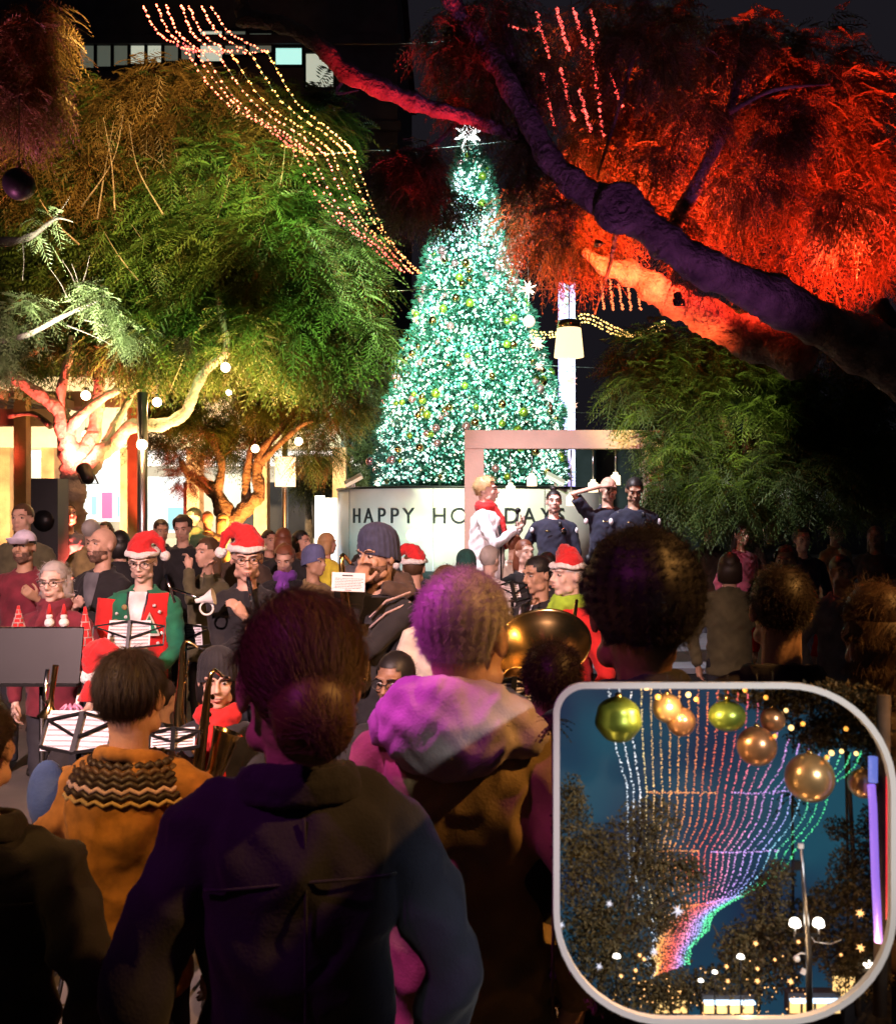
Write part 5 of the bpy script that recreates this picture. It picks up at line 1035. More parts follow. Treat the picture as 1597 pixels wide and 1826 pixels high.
P('dark haired person in black coat behind the grey haired man', 850, 1018, 6.4, 'skin_olive', 'cloth_black', ('short', 'hair_black'), face=180, vox=.011)
P('clean shaven dark haired man in profile with black suit', 960, 992, 5.9, 'skin_olive', 'cloth_black', ('short', 'hair_black'), face=-55, shirt='cloth_white', look=(0, 8, 0), vox=.0075, nstr=900)
P('person in santa hat with green scarf and red coat at the right', 1012, 990, 5.4, 'skin_pale', 'cloth_red', ('short', 'hair_white'), hat='santa', face=-60, scarf='cloth_lime', vox=.008, beard='fur_white' if False else None)
# seated players
def chair(label, x, y, rz=0):
    o = empty('chair', (x, y, 0), R(rz), label=label, cat='chair')
    MB().box((0, 0, .44), (.42, .42, .035)).build('seat', 'black_plastic', o, smooth=False); MB().box((0, .20, .72), (.42, .025, .28)).build('backrest', 'black_plastic', o, smooth=False)
    for a in (-1, 1):
        for b_ in (-1, 1): MB().tube([(a * .19, b_ * .19, 0), (a * .18, b_ * .18, .42 if b_ < 0 else .86)], .011, 8).build('leg', 'steel', o)
    return o
def seated(label, px, py, d, ch, **k):
    r = P(label, px, py, d, sit=True, **k); s_ = r[3]; c = chair(ch, r[0].location.x, r[0].location.y + .03); c.rotation_euler = r[0].rotation_euler; c.scale = (s_,) * 3; return r
seated('child in santa hat bowing over the music at the left', 200, 1150, 4.4, 'black chair under the child with the santa hat', skin='skin_fair', coat='cloth_black', hair=('short', 'hair_dark'), hat='santa', look=(-30, 35, 0), vox=.008)
r = seated('young saxophonist with black hat and bright red tie', 388, 1165, 4.3, 'black chair under the young saxophonist', skin='skin_fair', coat='cloth_black', hair=('bob', 'hair_black', 'cloth_black'), hat='beanie', look=(12, 6, 0), hands=((-.06, -.28, 1.12), (-.02, -.26, 1.28)), scarf='cloth_red', vox=.007)
sax('gold saxophone held by the young player with the red tie', at(372, 1310, 4.0), (0, R(-14), R(150)), .8)
sax('bright saxophone resting left of the young player', at(335, 1235, 4.7), (R(5), R(38), R(100)), .8)
seated('dark skinned man with glasses seated low behind the hooded man', 706, 1163, 4.2, 'black chair under the man with glasses', skin='skin_brown', coat='cloth_black', hair=('short', 'hair_black'), glasses=True, face=-15, look=(-10, 8, 0), vox=.007, nstr=900, slen=.012)
seated('seated player in black hidden behind the music stands', 290, 1210, 5.0, 'black chair of the hidden player', skin='skin_fair', coat='cloth_black', hair=('short', 'hair_dark'), face=160, vox=.012)
seated('seated horn player in black at the right', 965, 1090, 4.4, 'black chair under the horn player', skin='skin_olive', coat='cloth_black', hair=('short', 'hair_dark'), face=20, vox=.011)
# brass horns at the right
def bell(label, loc, rot, rr, L, m='brass', nm='tuba'):
    o = empty(nm, loc, label=label, cat='horn'); o.rotation_euler = rot
    pr_ = [(rr * (.12 + .88 * t ** 3.2), -L * (1 - t)) for t in np.linspace(0, 1, 14)]
    MB().lathe(pr_ + [(rr * 1.02, .004), (rr * .98, .006)] + [(r_ * .96, z) for r_, z in pr_[::-1]], 40).build('bell', m, o)
    for k in range(3): b = MB(); b.tube([(math.cos(a) * rr * (.5 + .08 * k), .03 * k, -L - .02 + math.sin(a) * rr * (.5 + .05 * k)) for a in np.linspace(0, 2 * math.pi, 26)], rr * .055, 10, cap=False); b.build('tubing', m, o)
    for k in range(3): b = MB(); b.tube([(-.05 + k * .035, .06, -L + .04), (-.05 + k * .035, .06, -L - .10)], .014, 10); b.build('valve', 'chrome', o)
    return o
bell('wide brass tuba bell catching orange light beside the dark hair', at(965, 1150, 3.9), (R(38), R(-14), 0), .19, .34)
bell('small curled horn below the big tuba bell', at(925, 1225, 3.7), (R(60), R(30), 0), .075, .2, nm='horn')
MB().tube([at(1028, 1070, 4.2), at(1018, 1150, 4.1)], [.007, .010], 8).build('slide_tube', 'brass', label='straight brass slide beside the tall dark hair', cat='trombone')
# silver trumpet / slide near the cardigan
o = empty('trumpet', at(365, 1068, 5.4), label='silver trumpet with a white cup mute right of the cardigan', cat='trumpet')
b = MB(); b.tube([(-.17, 0, .055), (-.05, 0, .01), (.0, 0, -.0)], .008, 8); b.tube([(-.21, 0, .13), (-.16, 0, -.02)], .007, 8); b.build('tube', 'chrome', o)
MB().lathe([(.012, -.05), (.02, 0), (.045, .045), (.048, .05)], 20, T=Matrix.Rotation(R(75), 4, 'Y')).build('bell', 'white_paint', o)
MB().tube([(math.cos(a) * .035 + .01, 0, math.sin(a) * .035 - .05) for a in np.linspace(0, 2 * math.pi, 20)], .006, 8, cap=False).build('ring', 'white_paint', o)

# music stands -------------------------------------------------------
def wire_stand(label, px, py, d, w=.42, h=.27, sheets=2, tilt=-22, rz=0, sw=.155, sh_h=.20):
    c = at(px, py, d); o = empty('music_stand', (c.x, c.y, 0), R(rz), label=label, cat='music stand'); z = c.z
    q = Euler((R(tilt), 0, 0)).to_matrix(); pt = lambda x, y, k: Vector((0, 0, z)) + q @ Vector((x, y, k))
    MB().tube([(0, .03, .35), pt(0, .01, 0)], .010, 8).build('pole', 'black_metal', o)
    for k in range(3): a = k * 2.094 + .5; MB().tube([(0, .03, .55), (.28 * math.cos(a), .03 + .28 * math.sin(a), .01)], .008, 6).build('leg', 'black_metal', o)
    b = MB()
    for s_ in (-1, 1):
        b.bar(pt(0, 0, h / 2), pt(s_ * w / 2, 0, h * .30), .008); b.bar(pt(0, 0, -h * .12), pt(s_ * w / 2, 0, h * .30), .008); b.bar(pt(0, 0, -h / 2), pt(s_ * w / 2, 0, -h * .36), .010); b.bar(pt(s_ * w / 2, 0, h * .30), pt(s_ * w / 2, 0, -h * .36), .006)
    b.bar(pt(0, 0, h / 2), pt(0, 0, -h / 2), .016); b.build('desk_frame', 'black_metal', o, smooth=False)
    for i in range(sheets):
        x = (i - (sheets - 1) / 2) * (sw + .004); sh = MB().box((0, 0, 0), (sw, .002, sh_h)); 
        sh = sh.build('sheet', 'paper', None, smooth=False); sh.parent = o; sh.location = pt(x, .012 + .004 * i, .01); sh.rotation_euler = (R(tilt), R(random.uniform(-4, 4)), 0)
        ln = MB()
        for r_ in range(7):
            for q_ in range(4): ln.box((0, -.0018, sh_h * (.42 - r_ * .13 - q_ * .014)), (sw * .85, .0006, .0007))
        ln.build('staff_lines', 'ink', sh, smooth=False)
    return o
wire_stand('folding wire stand with white sheets before the cardigan', 229, 1132, 5.2, w=.36, h=.15, rz=4, sw=.105, sh_h=.14)
wire_stand('folding wire stand with grey sheets at the lower left', 138, 1306, 3.5, w=.24, h=.15, tilt=-35, rz=-4, sw=.12, sh_h=.15)
wire_stand('small folding stand between the sweater woman and the young player', 308, 1318, 3.9, w=.20, h=.11, rz=12, tilt=-50, sw=.08, sh_h=.11)
wire_stand('folding stand under the hand of the second santa hat man', 330, 1135, 6.1, rz=20, w=.3, h=.16, sw=.1, sh_h=.13)
wire_stand('folding stand with bright sheet below the tuba bell', 915, 1238, 3.2, w=.15, h=.12, rz=-10, tilt=-40, sw=.07, sh_h=.10)
wire_stand('tall thin stand behind the hooded man', 915, 1055, 5.6, rz=30, sheets=1, w=.2, h=.12, sw=.1, sh_h=.08)
c = at(70, 1170, 4.3); ds = empty('music_stand', (c.x, c.y, 0), 0, label='big solid black orchestra stand at the left edge', cat='music stand')
MB().box((0, 0, c.z), (.36, .012, .235), rot=Euler((R(-14), 0, 0)).to_matrix()).build('desk', 'black_metal', ds, smooth=False)
MB().box((0, -.035, c.z - .115), (.36, .06, .01)).build('lip', 'black_metal', ds, smooth=False); MB().bar(Vector((-.18, .0, c.z + .118)) + Vector((0, .03, 0)), Vector((.18, .03, c.z + .118)), .006).build('edge', 'chrome', ds, smooth=False)
MB().tube([(0, .03, .02), (0, .03, c.z)], .013, 8).build('pole', 'black_metal', ds); MB().tube([(.165, .02, c.z - .14), (.135, .02, c.z - .33)], .008, 8).build('pen', 'white_paint', ds)
MB().lathe([(0, .02), (.2, .0), (.2, .02), (0, .03)], 20).build('base', 'black_metal', ds)
# red brick patterned cones
mat('brick_red', (.50, .02, .03), .7, var=.1)
def cone(label, px, py0, py1, d, r):
    a = at(px, py0, d); zb_ = at(px, py1, d).z; h = a.z - zb_; o = empty('brick_cone', (a.x, a.y, zb_), label=label, cat='decoration')
    MB().lathe([(0, h), (.006, h), (r * .5, h * .5), (r, 0), (0, 0)], 24).build('cone', 'felt_red', o)
    for k in range(1, 8):
        z = h * k / 8; rr = r * (1 - k / 8) + .002; MB().tube([(math.cos(t) * rr, math.sin(t) * rr, z) for t in np.linspace(0, 2 * math.pi, 24)], .0035, 5, cap=False).build('mortar_ring', 'cloth_pinkgrey', o)
        n = max(3, int(9 * (1 - k / 9))); b = MB()
        for q_ in range(n):
            t = (q_ + .5 * (k % 2)) * 2 * math.pi / n; r2 = r * (1 - (k - 1) / 8) + .002; b.tube([(math.cos(t) * rr, math.sin(t) * rr, z), (math.cos(t) * r2, math.sin(t) * r2, z - h / 8)], .003, 5)
        b.build('mortar_bar', 'cloth_pinkgrey', o)
cone('red brick patterned cone left of the grey haired woman', 33, 1080, 1140, 4.9, .045); cone('taller red brick patterned cone right of the black stand', 152, 1082, 1190, 4.9, .065)
for px, lb in ((88, 'small white snowman figure left on top of the black stand'), (114, 'small white snowman figure right on top of the black stand')):
    z0 = c.z + .12; p = at(px, 1112, 4.34); o = empty('snowman', (p.x, p.y, z0), label=lb, cat='figurine')
    MB().ell((0, 0, .018), (.022, .02, .02), 12, 8).build('body', 'fur_white', o); MB().ell((0, 0, .045), .014, 12, 8).build('head', 'fur_white', o)
    MB().lathe([(0, .10), (.004, .095), (.014, .055), (0, .053)], 12).build('hat', 'felt_red', o)
o = empty('trumpet', at(92, 1240, 4.0), label='upright gilt trumpet standing below the black stand', cat='trumpet'); o.rotation_euler = (0, R(8), 0)
MB().lathe([(.012, .12), (.010, .0), (.014, -.04), (.035, -.075), (.045, -.085)], 20).build('bell', 'brass', o); MB().tube([(-.03, 0, .1), (-.028, 0, -.02), (0, 0, -.04)], .009, 8).build('tube', 'chrome', o)
gb_ = empty('gift_box', at(128, 1280, 3.62), label='white box with a pink bow on top of the lower left stand', cat='box')
MB().box((0, 0, 0), (.15, .06, .03)).build('box', 'white_paint', gb_, smooth=False)
b = MB()
for k in range(9): a = k * .7; b.tube([(-.0, -.0, .02), (.025 * math.cos(a), .02 * math.sin(a), .045), (.04 * math.cos(a), .03 * math.sin(a), .03)], .005, 5)
mat('ribbon_pink', (.75, .30, .45), .4); b.build('bow', 'ribbon_pink', gb_)
MB().lathe([(0, .09), (.01, .085), (.04, .02), (0, .018)], 14).build('santa_cone', 'felt_red', loc=at(158, 1258, 3.6), label='little red felt cone beside the pink bow', cat='decoration')

# ------------------------------------------------------------------ foreground listeners seen from behind
FG = dict(vox=.007, wr_=.007, wf=9, vox_j=.010)
P('woman with low brown hair bun lit magenta nearest the camera', 530, 1098, 1.75, 'skin_fair', 'cloth_navy', ('lowbun', 'hair_brown'), face=194, look=(8, 0, 0), coatlook=True, comb=(0, .14, -.03), nstr=14000, slen=.055, curl=.0, rad=.00045, hs=1.34, **FG)
P('grey cropped man in pale hooded coat lit magenta', 828, 1036, 2.14, 'skin_fair', 'cloth_khaki', ('short', 'hair_grey'), face=160, look=(-6, 4, 0), nstr=16000, slen=.015, curl=.25, rad=.00035, hood='cloth_hood', fat=1.08, hs=1.18, **FG)
P('tall person with thick dark hair standing right of the tuba bell', 1142, 990, 2.22, 'skin_brown', 'cloth_black', ('curly', 'hair_black'), face=195, look=(-10, 0, 0), nstr=14000, slen=.016, curl=.8, hs=1.36, rad=.00035, coatlook=True, **FG)
o, T, V, s, wr = P('woman with short dark hair in brown patterned yoke sweater', 235, 1168, 2.5, 'skin_fair', 'knit_brown', ('short', 'hair_dark'), face=170, comb=(0, .05, -.3), nstr=9000, slen=.04, rad=.00035, hs=1.12, collar=True, **FG)
for k_, (z, rx, ry, m_, w_) in enumerate([(1.452, .112, .088, 'hair_dark', .009), (1.438, .136, .098, 'hair_brown', .008), (1.424, .156, .108, 'hair_dark', .009), (1.408, .170, .114, 'hair_dark', .009), (1.392, .180, .120, 'cloth_pinkgrey', .006), (1.376, .188, .124, 'hair_dark', .007), (1.358, .194, .128, 'cloth_tan', .005)]):
    b = MB(); b.tube([V(math.cos(a) * (rx + .006), math.sin(a) * (ry + .010), z + .006 * math.sin(a * 24)) for a in np.linspace(0, 2 * math.pi, 97)], w_, 8, cap=False); b.build('yoke_band', m_, o)
P('dark figure in black coat cut off at the left edge', -40, 1240, 2.0, 'skin_fair', 'cloth_black', ('short', 'hair_dark'), face=180, nstr=2500, coatlook=True, **FG)
P('small person with dark hair between the hooded man and the tall one', 985, 1148, 2.6, 'skin_fair', 'cloth_black', ('short', 'hair_dark'), face=180, nstr=4000, slen=.03, coatlook=True, **FG)
P('broad listener in dark navy jacket at the lower middle', 905, 1245, 1.95, 'skin_fair', 'cloth_navy', ('short', 'hair_dark'), face=180, nstr=0, fat=1.1, **FG) if False else None
P('listener in dark grey coat beyond the tall curly hair', 1390, 1010, 2.7, 'skin_olive', 'cloth_black', ('short', 'hair_dark'), face=178, nstr=4000, coatlook=True, **FG)
P('listener with long brown hair near the right edge', 1560, 1040, 2.5, 'skin_fair', 'cloth_brown', ('long', 'hair_brown'), face=185, nstr=5000, slen=.04, **FG)
# blue bag and red cloth seen between the left coats
MB().ell((0, 0, 0), (.05, .04, .09), 16, 12).build('blue_bag', 'cloth_blue', loc=at(85, 1420, 2.5), label='blue bag between the dark coat and the brown sweater', cat='bag')
bpy.data.scenes.remove(TMP) if False else None

spot(0, 0, 0, (-.78, 2.5, 1.4), 330, (1, .50, .12), 22, loc=(-2.3, .7, 4.2), label='amber stage light high at the left behind the photographer')
# ------------------------------------------------------------------ added show case at the lower right: stand-in for a separate dusk view of the promenade
DC = 1.55                                    # distance of its front glass opening
def cx(px, py, k=0.0):                        # k = depth inside the case, metres
    return at(px, py, DC + k)
sc_ = empty('show_case', (at(1289, 0, DC).x, DC, 0), label='added round cornered show case, stand-in for a separate view of the light canopied promenade', cat='show case')
def rrect(x0, y0, x1, y1, r):                 # r = radii tl, tr, br, bl
    out = []
    for (cx_, cy_, a0, rr) in [(x0 + r[0], y0 + r[0], 180, r[0]), (x1 - r[1], y0 + r[1], 270, r[1]), (x1 - r[2], y1 - r[2], 0, r[2]), (x0 + r[3], y1 - r[3], 90, r[3])]:
        for i in range(13): a = R(a0 + i * 7.5); out.append((cx_ + rr * math.cos(a), cy_ + rr * math.sin(a)))
    return out
inn = rrect(996, 1226, 1582, 1811, (46, 185, 190, 190)); outr = rrect(985, 1215, 1593, 1822, (56, 196, 201, 201))
def L3(p, k):                                # the case flares towards its back
    q = cx(p[0], p[1], 0) - sc_.location; c = cx(1289, 1211, 0) - sc_.location; f = 1 + max(0, k) / DC
    return Vector((q.x * f + sc_.location.x * (f - 1), q.y + k, (q.z + sc_.location.z - CZ) * f + CZ - sc_.location.z))
n = len(inn); b = MB(); rings = [[L3(p, 0) for p in inn], [L3(p, -.012) for p in inn], [L3(p, -.012) for p in outr], [L3(p, .02) for p in outr]]
for r_ in rings: b.v += [tuple(v) for v in r_]
for i in range(3): b.f += [(i * n + j, i * n + (j + 1) % n, (i + 1) * n + (j + 1) % n, (i + 1) * n + j) for j in range(n)]
b.build('rim', 'white_paint', sc_, smooth=False)
DEP = .38
b = MB(); 
for k in (0, DEP): b.v += [tuple(L3(p, k)) for p in outr]
b.f += [(j, (j + 1) % n, n + (j + 1) % n, n + j) for j in range(n)]; b.f.append(tuple(range(n, 2 * n))); b.build('shell', 'black_plastic', sc_, smooth=False)
z_low = L3((1289, 1826), 0).z
b = MB(); zs = CZ - 915 / F * (DC + DEP); b.box((0, DEP * .8, zs / 2), (.12, .10, zs)); b.box((0, DEP * .8, .02), (.5, .42, .04)); b.build('stand', 'black_metal', sc_, smooth=False)
# back panel with the dusk sky's glow put into its own emission
dm = bpy.data.materials.new('dusk_panel'); dm.use_nodes = True; nt = dm.node_tree; nb = nt.nodes['Principled BSDF']
tc = nt.nodes.new('ShaderNodeTexCoord'); nz = nt.nodes.new('ShaderNodeTexNoise'); nz.inputs['Scale'].default_value = 5; rp = nt.nodes.new('ShaderNodeValToRGB')
rp.color_ramp.elements[0].color = (.008, .018, .044, 1); rp.color_ramp.elements[1].color = (.010, .050, .078, 1); rp.color_ramp.elements[0].position = .35; rp.color_ramp.elements[1].position = .65
nt.links.new(tc.outputs['Object'], nz.inputs[0]); nt.links.new(nz.outputs['Fac'], rp.inputs[0]); nt.links.new(rp.outputs[0], nb.inputs['Emission Color']); nb.inputs['Emission Strength'].default_value = 1.0; nb.inputs['Base Color'].default_value = (0, 0, 0, 1); M['dusk_panel'] = dm
b = MB(); b.v += [tuple(L3(p, DEP - .004)) for p in outr]; b.f.append(tuple(range(n))); b.build('dusk_panel', 'dusk_panel', sc_, smooth=False)
def ip(px, py, k=.2): return cx(px, py, k)
def K(d): return (DC + d) / F
mat('mini_leaf', (.075, .055, .018), .7, var=.6, scale=40); mat('mini_bark', (.08, .055, .04), .8, var=.4, scale=30)
# tangle of little trees
def mini_tree(label, px, py, k, blobs, n, L=.014, seed=1, trunk=None, m='mini_leaf'):
    base = ip(px, py, k); o = empty('model_tree', base, label=label, cat='model tree'); tb = MB()
    for t in trunk or []:
        S = spline([tuple(ip(a, b_, k + dk) - base) + (r * K(k),) for a, b_, dk, r in t], 5); tb.tube([s_[:3] for s_ in S], [s_[3] for s_ in S], 8)
    if trunk: tb.build('trunk', 'mini_bark', o)
    g = np.random.default_rng(seed); w = np.array([b_[2] * b_[3] for b_ in blobs], float); w /= w.sum(); bi = g.choice(len(blobs), n, p=w)
    C = np.array([tuple(ip(b_[0], b_[1], k) - base) for b_ in blobs])[bi]; Rr = np.array([(b_[2] * K(k), .035, b_[3] * K(k)) for b_ in blobs])[bi]
    u = g.normal(0, 1, (n, 3)); u /= np.linalg.norm(u, axis=1, keepdims=True); Pp = C + u * Rr * g.uniform(.1, 1.05, (n, 1)) ** .5
    q = g.normal(0, 1, (n, 3)); q /= np.linalg.norm(q, axis=1, keepdims=True); x = np.cross(q, g.normal(0, 1, (n, 3))); x /= np.linalg.norm(x, axis=1, keepdims=True)
    l = L * g.uniform(.5, 1.2, (n, 1)); Q = np.stack([Pp, Pp + q * l * .5 + x * l * .22, Pp + q * l, Pp + q * l * .5 - x * l * .22], 1)
    npmesh('crown', Q.reshape(-1, 3), np.arange(n * 4).reshape(-1, 4), m, o, kind='stuff'); return o
mini_tree('large dark model tree filling the left of the show case', 1080, 1811, .20, [(1110, 1520, 90, 60), (1050, 1600, 60, 130), (1160, 1460, 60, 40), (1020, 1480, 40, 80), (1180, 1560, 70, 45), (1110, 1640, 90, 60), (1230, 1550, 30, 26), (1190, 1630, 44, 40), (1060, 1700, 50, 60), (1140, 1730, 90, 60), (1020, 1420, 25, 40), (1130, 1785, 90, 30)], 19000, .009, 41,
          [[(1060, 1811, 0, 6), (1075, 1740, 0, 5), (1110, 1670, 0, 5), (1170, 1620, 0, 4), (1230, 1590, 0, 3), (1280, 1580, 0, 1)], [(1050, 1750, 0, 5), (1090, 1690, 0, 4), (1120, 1600, 0, 4), (1140, 1500, 0, 3), (1150, 1440, 0, 1)], [(1075, 1740, 0, 4), (1040, 1640, 0, 3), (1020, 1540, 0, 2), (1010, 1450, 0, 1)], [(1120, 1600, 0, 3), (1180, 1540, 0, 2), (1230, 1500, 0, 1)]])
mini_tree('dark model tree in the middle of the show case', 1300, 1811, .24, [(1320, 1690, 50, 45), (1370, 1620, 45, 60), (1345, 1700, 60, 60), (1390, 1560, 30, 30), (1300, 1760, 90, 40), (1200, 1770, 70, 30), (1400, 1700, 40, 70), (1430, 1660, 30, 60)], 12000, .009, 42, [[(1330, 1811, 0, 4), (1335, 1740, 0, 3), (1350, 1680, 0, 3), (1375, 1610, 0, 1)], [(1335, 1740, 0, 3), (1300, 1700, 0, 2), (1270, 1650, 0, 1)]])
mini_tree('dark model tree at the right of the show case', 1530, 1811, .20, [(1530, 1560, 55, 60), (1500, 1480, 30, 20), (1560, 1640, 40, 60), (1480, 1610, 45, 40), (1500, 1690, 60, 50), (1450, 1640, 25, 40), (1560, 1480, 30, 50), (1530, 1740, 60, 40)], 11000, .009, 43, [[(1530, 1811, 0, 5), (1525, 1700, 0, 4), (1522, 1560, 0, 4), (1515, 1420, 0, 4), (1512, 1340, 0, 3)], [(1525, 1640, 0, 3), (1500, 1600, 0, 2), (1480, 1560, 0, 1)]])
mini_tree('dark overhanging model foliage at the top of the show case', 1480, 1226, .16, [(1480, 1245, 120, 30), (1400, 1255, 60, 28), (1540, 1290, 50, 50), (1500, 1300, 60, 40), (1450, 1310, 50, 35), (1560, 1350, 30, 60), (1340, 1240, 60, 16)], 9000, .010, 44)
def palm(label, px, py, top, k, r=30, seed=1, n=13):
    base = ip(px, py, k); o = empty('model_palm', base, label=label, cat='model palm'); t = ip(top[0], top[1], k) - base
    MB().tube([(0, 0, 0), t * .5 + Vector((.002, 0, 0)), t], [3.2 * K(k), 2.6 * K(k), 2.4 * K(k)], 8).build('trunk', 'mini_bark', o)
    g = random.Random(seed)
    for i in range(n):
        a = i * 2 * math.pi / n + g.uniform(-.2, .2); e = g.uniform(-.5, .9); L = r * K(k) * g.uniform(.8, 1.15); d = Vector((math.cos(a) * math.cos(e), math.sin(a) * math.cos(e), math.sin(e))); f = MB(); m_ = 6
        for s_ in range(m_):
            p0 = t + d * L * s_ / m_ - Vector((0, 0, L * .55 * (s_ / m_) ** 2)); p1 = t + d * L * (s_ + 1) / m_ - Vector((0, 0, L * .55 * ((s_ + 1) / m_) ** 2)); sd = d.cross(Vector((0, 0, 1))).normalized() * L * .16 * math.sin(math.pi * (s_ + .6) / (m_ + .6))
            f.add([p0, p0 + sd + (p1 - p0) * .8 - Vector((0, 0, L * .04)), p1, p0 - sd + (p1 - p0) * .8 - Vector((0, 0, L * .04))], [(0, 1, 2), (0, 2, 3)])
        f.build('frond', 'mini_leaf', o, smooth=False)
palm('model palm with hanging skirt behind the largest gold bauble', 1411, 1811, (1412, 1420), .34, 36, 3, 16)
palm('smaller model palm right of the canopy middle', 1352, 1811, (1355, 1560), .33, 26, 4)
palm('model palm cut by the left side of the show case', 985, 1811, (985, 1290), .30, 44, 5, 15)
palm('thin model palm near the right edge tree', 1512, 1811, (1506, 1260), .33, 24, 6)
# canopy of light strings
cols = [(.75, .85, 1), (.80, .88, 1), (.85, .90, 1), (1, .72, .32), (1, .60, .24), (1, .55, .20), (1, .45, .14), (1, .42, .12), (1, .36, .10), (1, .30, .10), (1, .24, .09), (1, .20, .09), (1, .17, .10), (1, .16, .14), (1, .18, .22), (1, .22, .32), (1, .28, .45), (.95, .34, .65), (.80, .38, .9), (.66, .40, 1), (.55, .42, 1), (.42, .45, 1), (.30, .65, .85), (.16, .85, .45), (.12, .90, .38), (.12, .95, .36)]
for i, c_ in enumerate(cols): emit(f'fairy_case_{i}', c_, .85)
NS = len(cols); T0x = np.interp(range(NS), [0, 3, 10, 18, 22, 25], [1085, 1143, 1262, 1405, 1480, 1535]); T0y = np.interp(range(NS), [0, 14, 18, 22, 25], [1226, 1232, 1318, 1350, 1340])
B1x = np.interp(range(NS), [0, 3, 8, 18, 25], [1118, 1152, 1222, 1362, 1478]); B1y = np.interp(range(NS), [0, 3, 18, 25], [1402, 1412, 1414, 1402])
B2x = np.interp(range(NS), [0, 3, 8, 18, 25], [1120, 1152, 1200, 1312, 1418]); B2y = np.interp(range(NS), [0, 3, 8, 18, 25], [1515, 1520, 1516, 1520, 1515])
B3x = np.interp(range(NS), [0, 8, 25], [1130, 1218, 1335]); B3y = np.interp(range(NS), [0, 8, 25], [1620, 1618, 1594])
B4x = np.interp(range(NS), [0, 8, 25], [1150, 1178, 1262]); B4y = np.interp(range(NS), [0, 8, 25], [1720, 1690, 1660])
B5x = np.interp(range(NS), [0, 8, 25], [1160, 1172, 1228]); B5y = np.interp(range(NS), [0, 8, 25], [1745, 1738, 1718])
desc = ['icy white', 'cool white', 'bluish white', 'pale amber', 'golden', 'amber', 'deep amber', 'orange amber', 'orange', 'deep orange', 'red orange', 'vermilion', 'scarlet', 'coral red', 'rose red', 'rose', 'pink', 'orchid pink', 'violet pink', 'violet', 'blue violet', 'periwinkle', 'teal blue', 'green', 'bright green', 'emerald']
for i in range(NS):
    S = [(T0x[i], T0y[i], .12), ((T0x[i] * .62 + B1x[i] * .38) + (B1x[i] - T0x[i]) * -.10, T0y[i] * .5 + B1y[i] * .5, .16), (B1x[i], B1y[i], .20)]
    segs = [S, [(B1x[i], B1y[i], .20), ((B1x[i] + B2x[i]) / 2 + (B1x[i] - B2x[i]) * .25, (B1y[i] + B2y[i]) / 2, .23), (B2x[i], B2y[i], .25)],
            [(B2x[i], B2y[i], .25), ((B2x[i] + B3x[i]) / 2 + (B2x[i] - B3x[i]) * .2, (B2y[i] + B3y[i]) / 2, .28), (B3x[i], B3y[i], .30)], [(B3x[i], B3y[i], .30), (B4x[i] + 14, (B3y[i] + B4y[i]) / 2, .24 if i > 3 else .3), (B4x[i], B4y[i], .16 if i > 3 else .3)], [(B4x[i], B4y[i], .16 if i > 3 else .3), (B5x[i] + 6, (B4y[i] + B5y[i]) / 2, .16 if i > 3 else .3), (B5x[i], B5y[i], .16 if i > 3 else .3)]]
    pts = []
    for q_ in segs:
        Pn = [np.array(s_) for s_ in spline([tuple(ip(*p)) for p in q_], 10)]
        for a, b_ in zip(Pn[:-1], Pn[1:]):
            L = np.linalg.norm(b_ - a); m_ = max(1, int(L / .0038 + random.random())); pts += [a + (b_ - a) * (j + random.random()) / m_ for j in range(m_)]
    pts = np.array(pts) + rng.normal(0, .0007, (len(pts), 3)); base = pts[0].copy()
    bulbs('light_string', pts - base, rng.uniform(.0008, .0017, len(pts)), f'fairy_case_{i}', None, label=f'{desc[i]} light string of the little canopy', cat='light string', group='rainbow canopy of light strings').location = tuple(base)
for nm_, B_x, B_y, kk in (('upper', B1x, B1y, .2), ('middle', B2x, B2y, .25), ('lower', B3x, B3y, .3)):
    for seg, (i0, i1) in zip(('orange', 'violet'), ((3, 14), (14, 25))):
        Pn = [np.array(s_) for s_ in spline([tuple(ip(B_x[i], B_y[i] + 1, kk)) for i in range(i0, i1 + 1, 3)], 10)]; base = Pn[0].copy(); pts = np.array([a + (b_ - a) * random.random() for a, b_ in zip(Pn[:-1], Pn[1:]) for _ in range(2)]) + rng.normal(0, .0008, ((len(Pn) - 1) * 2, 3))
        bulbs('cross_string', pts - base, .0011, f'fairy_case_{8 if seg == "orange" else 19}', None, label=f'{seg} half of the {nm_} level string crossing the canopy', cat='light string').location = tuple(base)
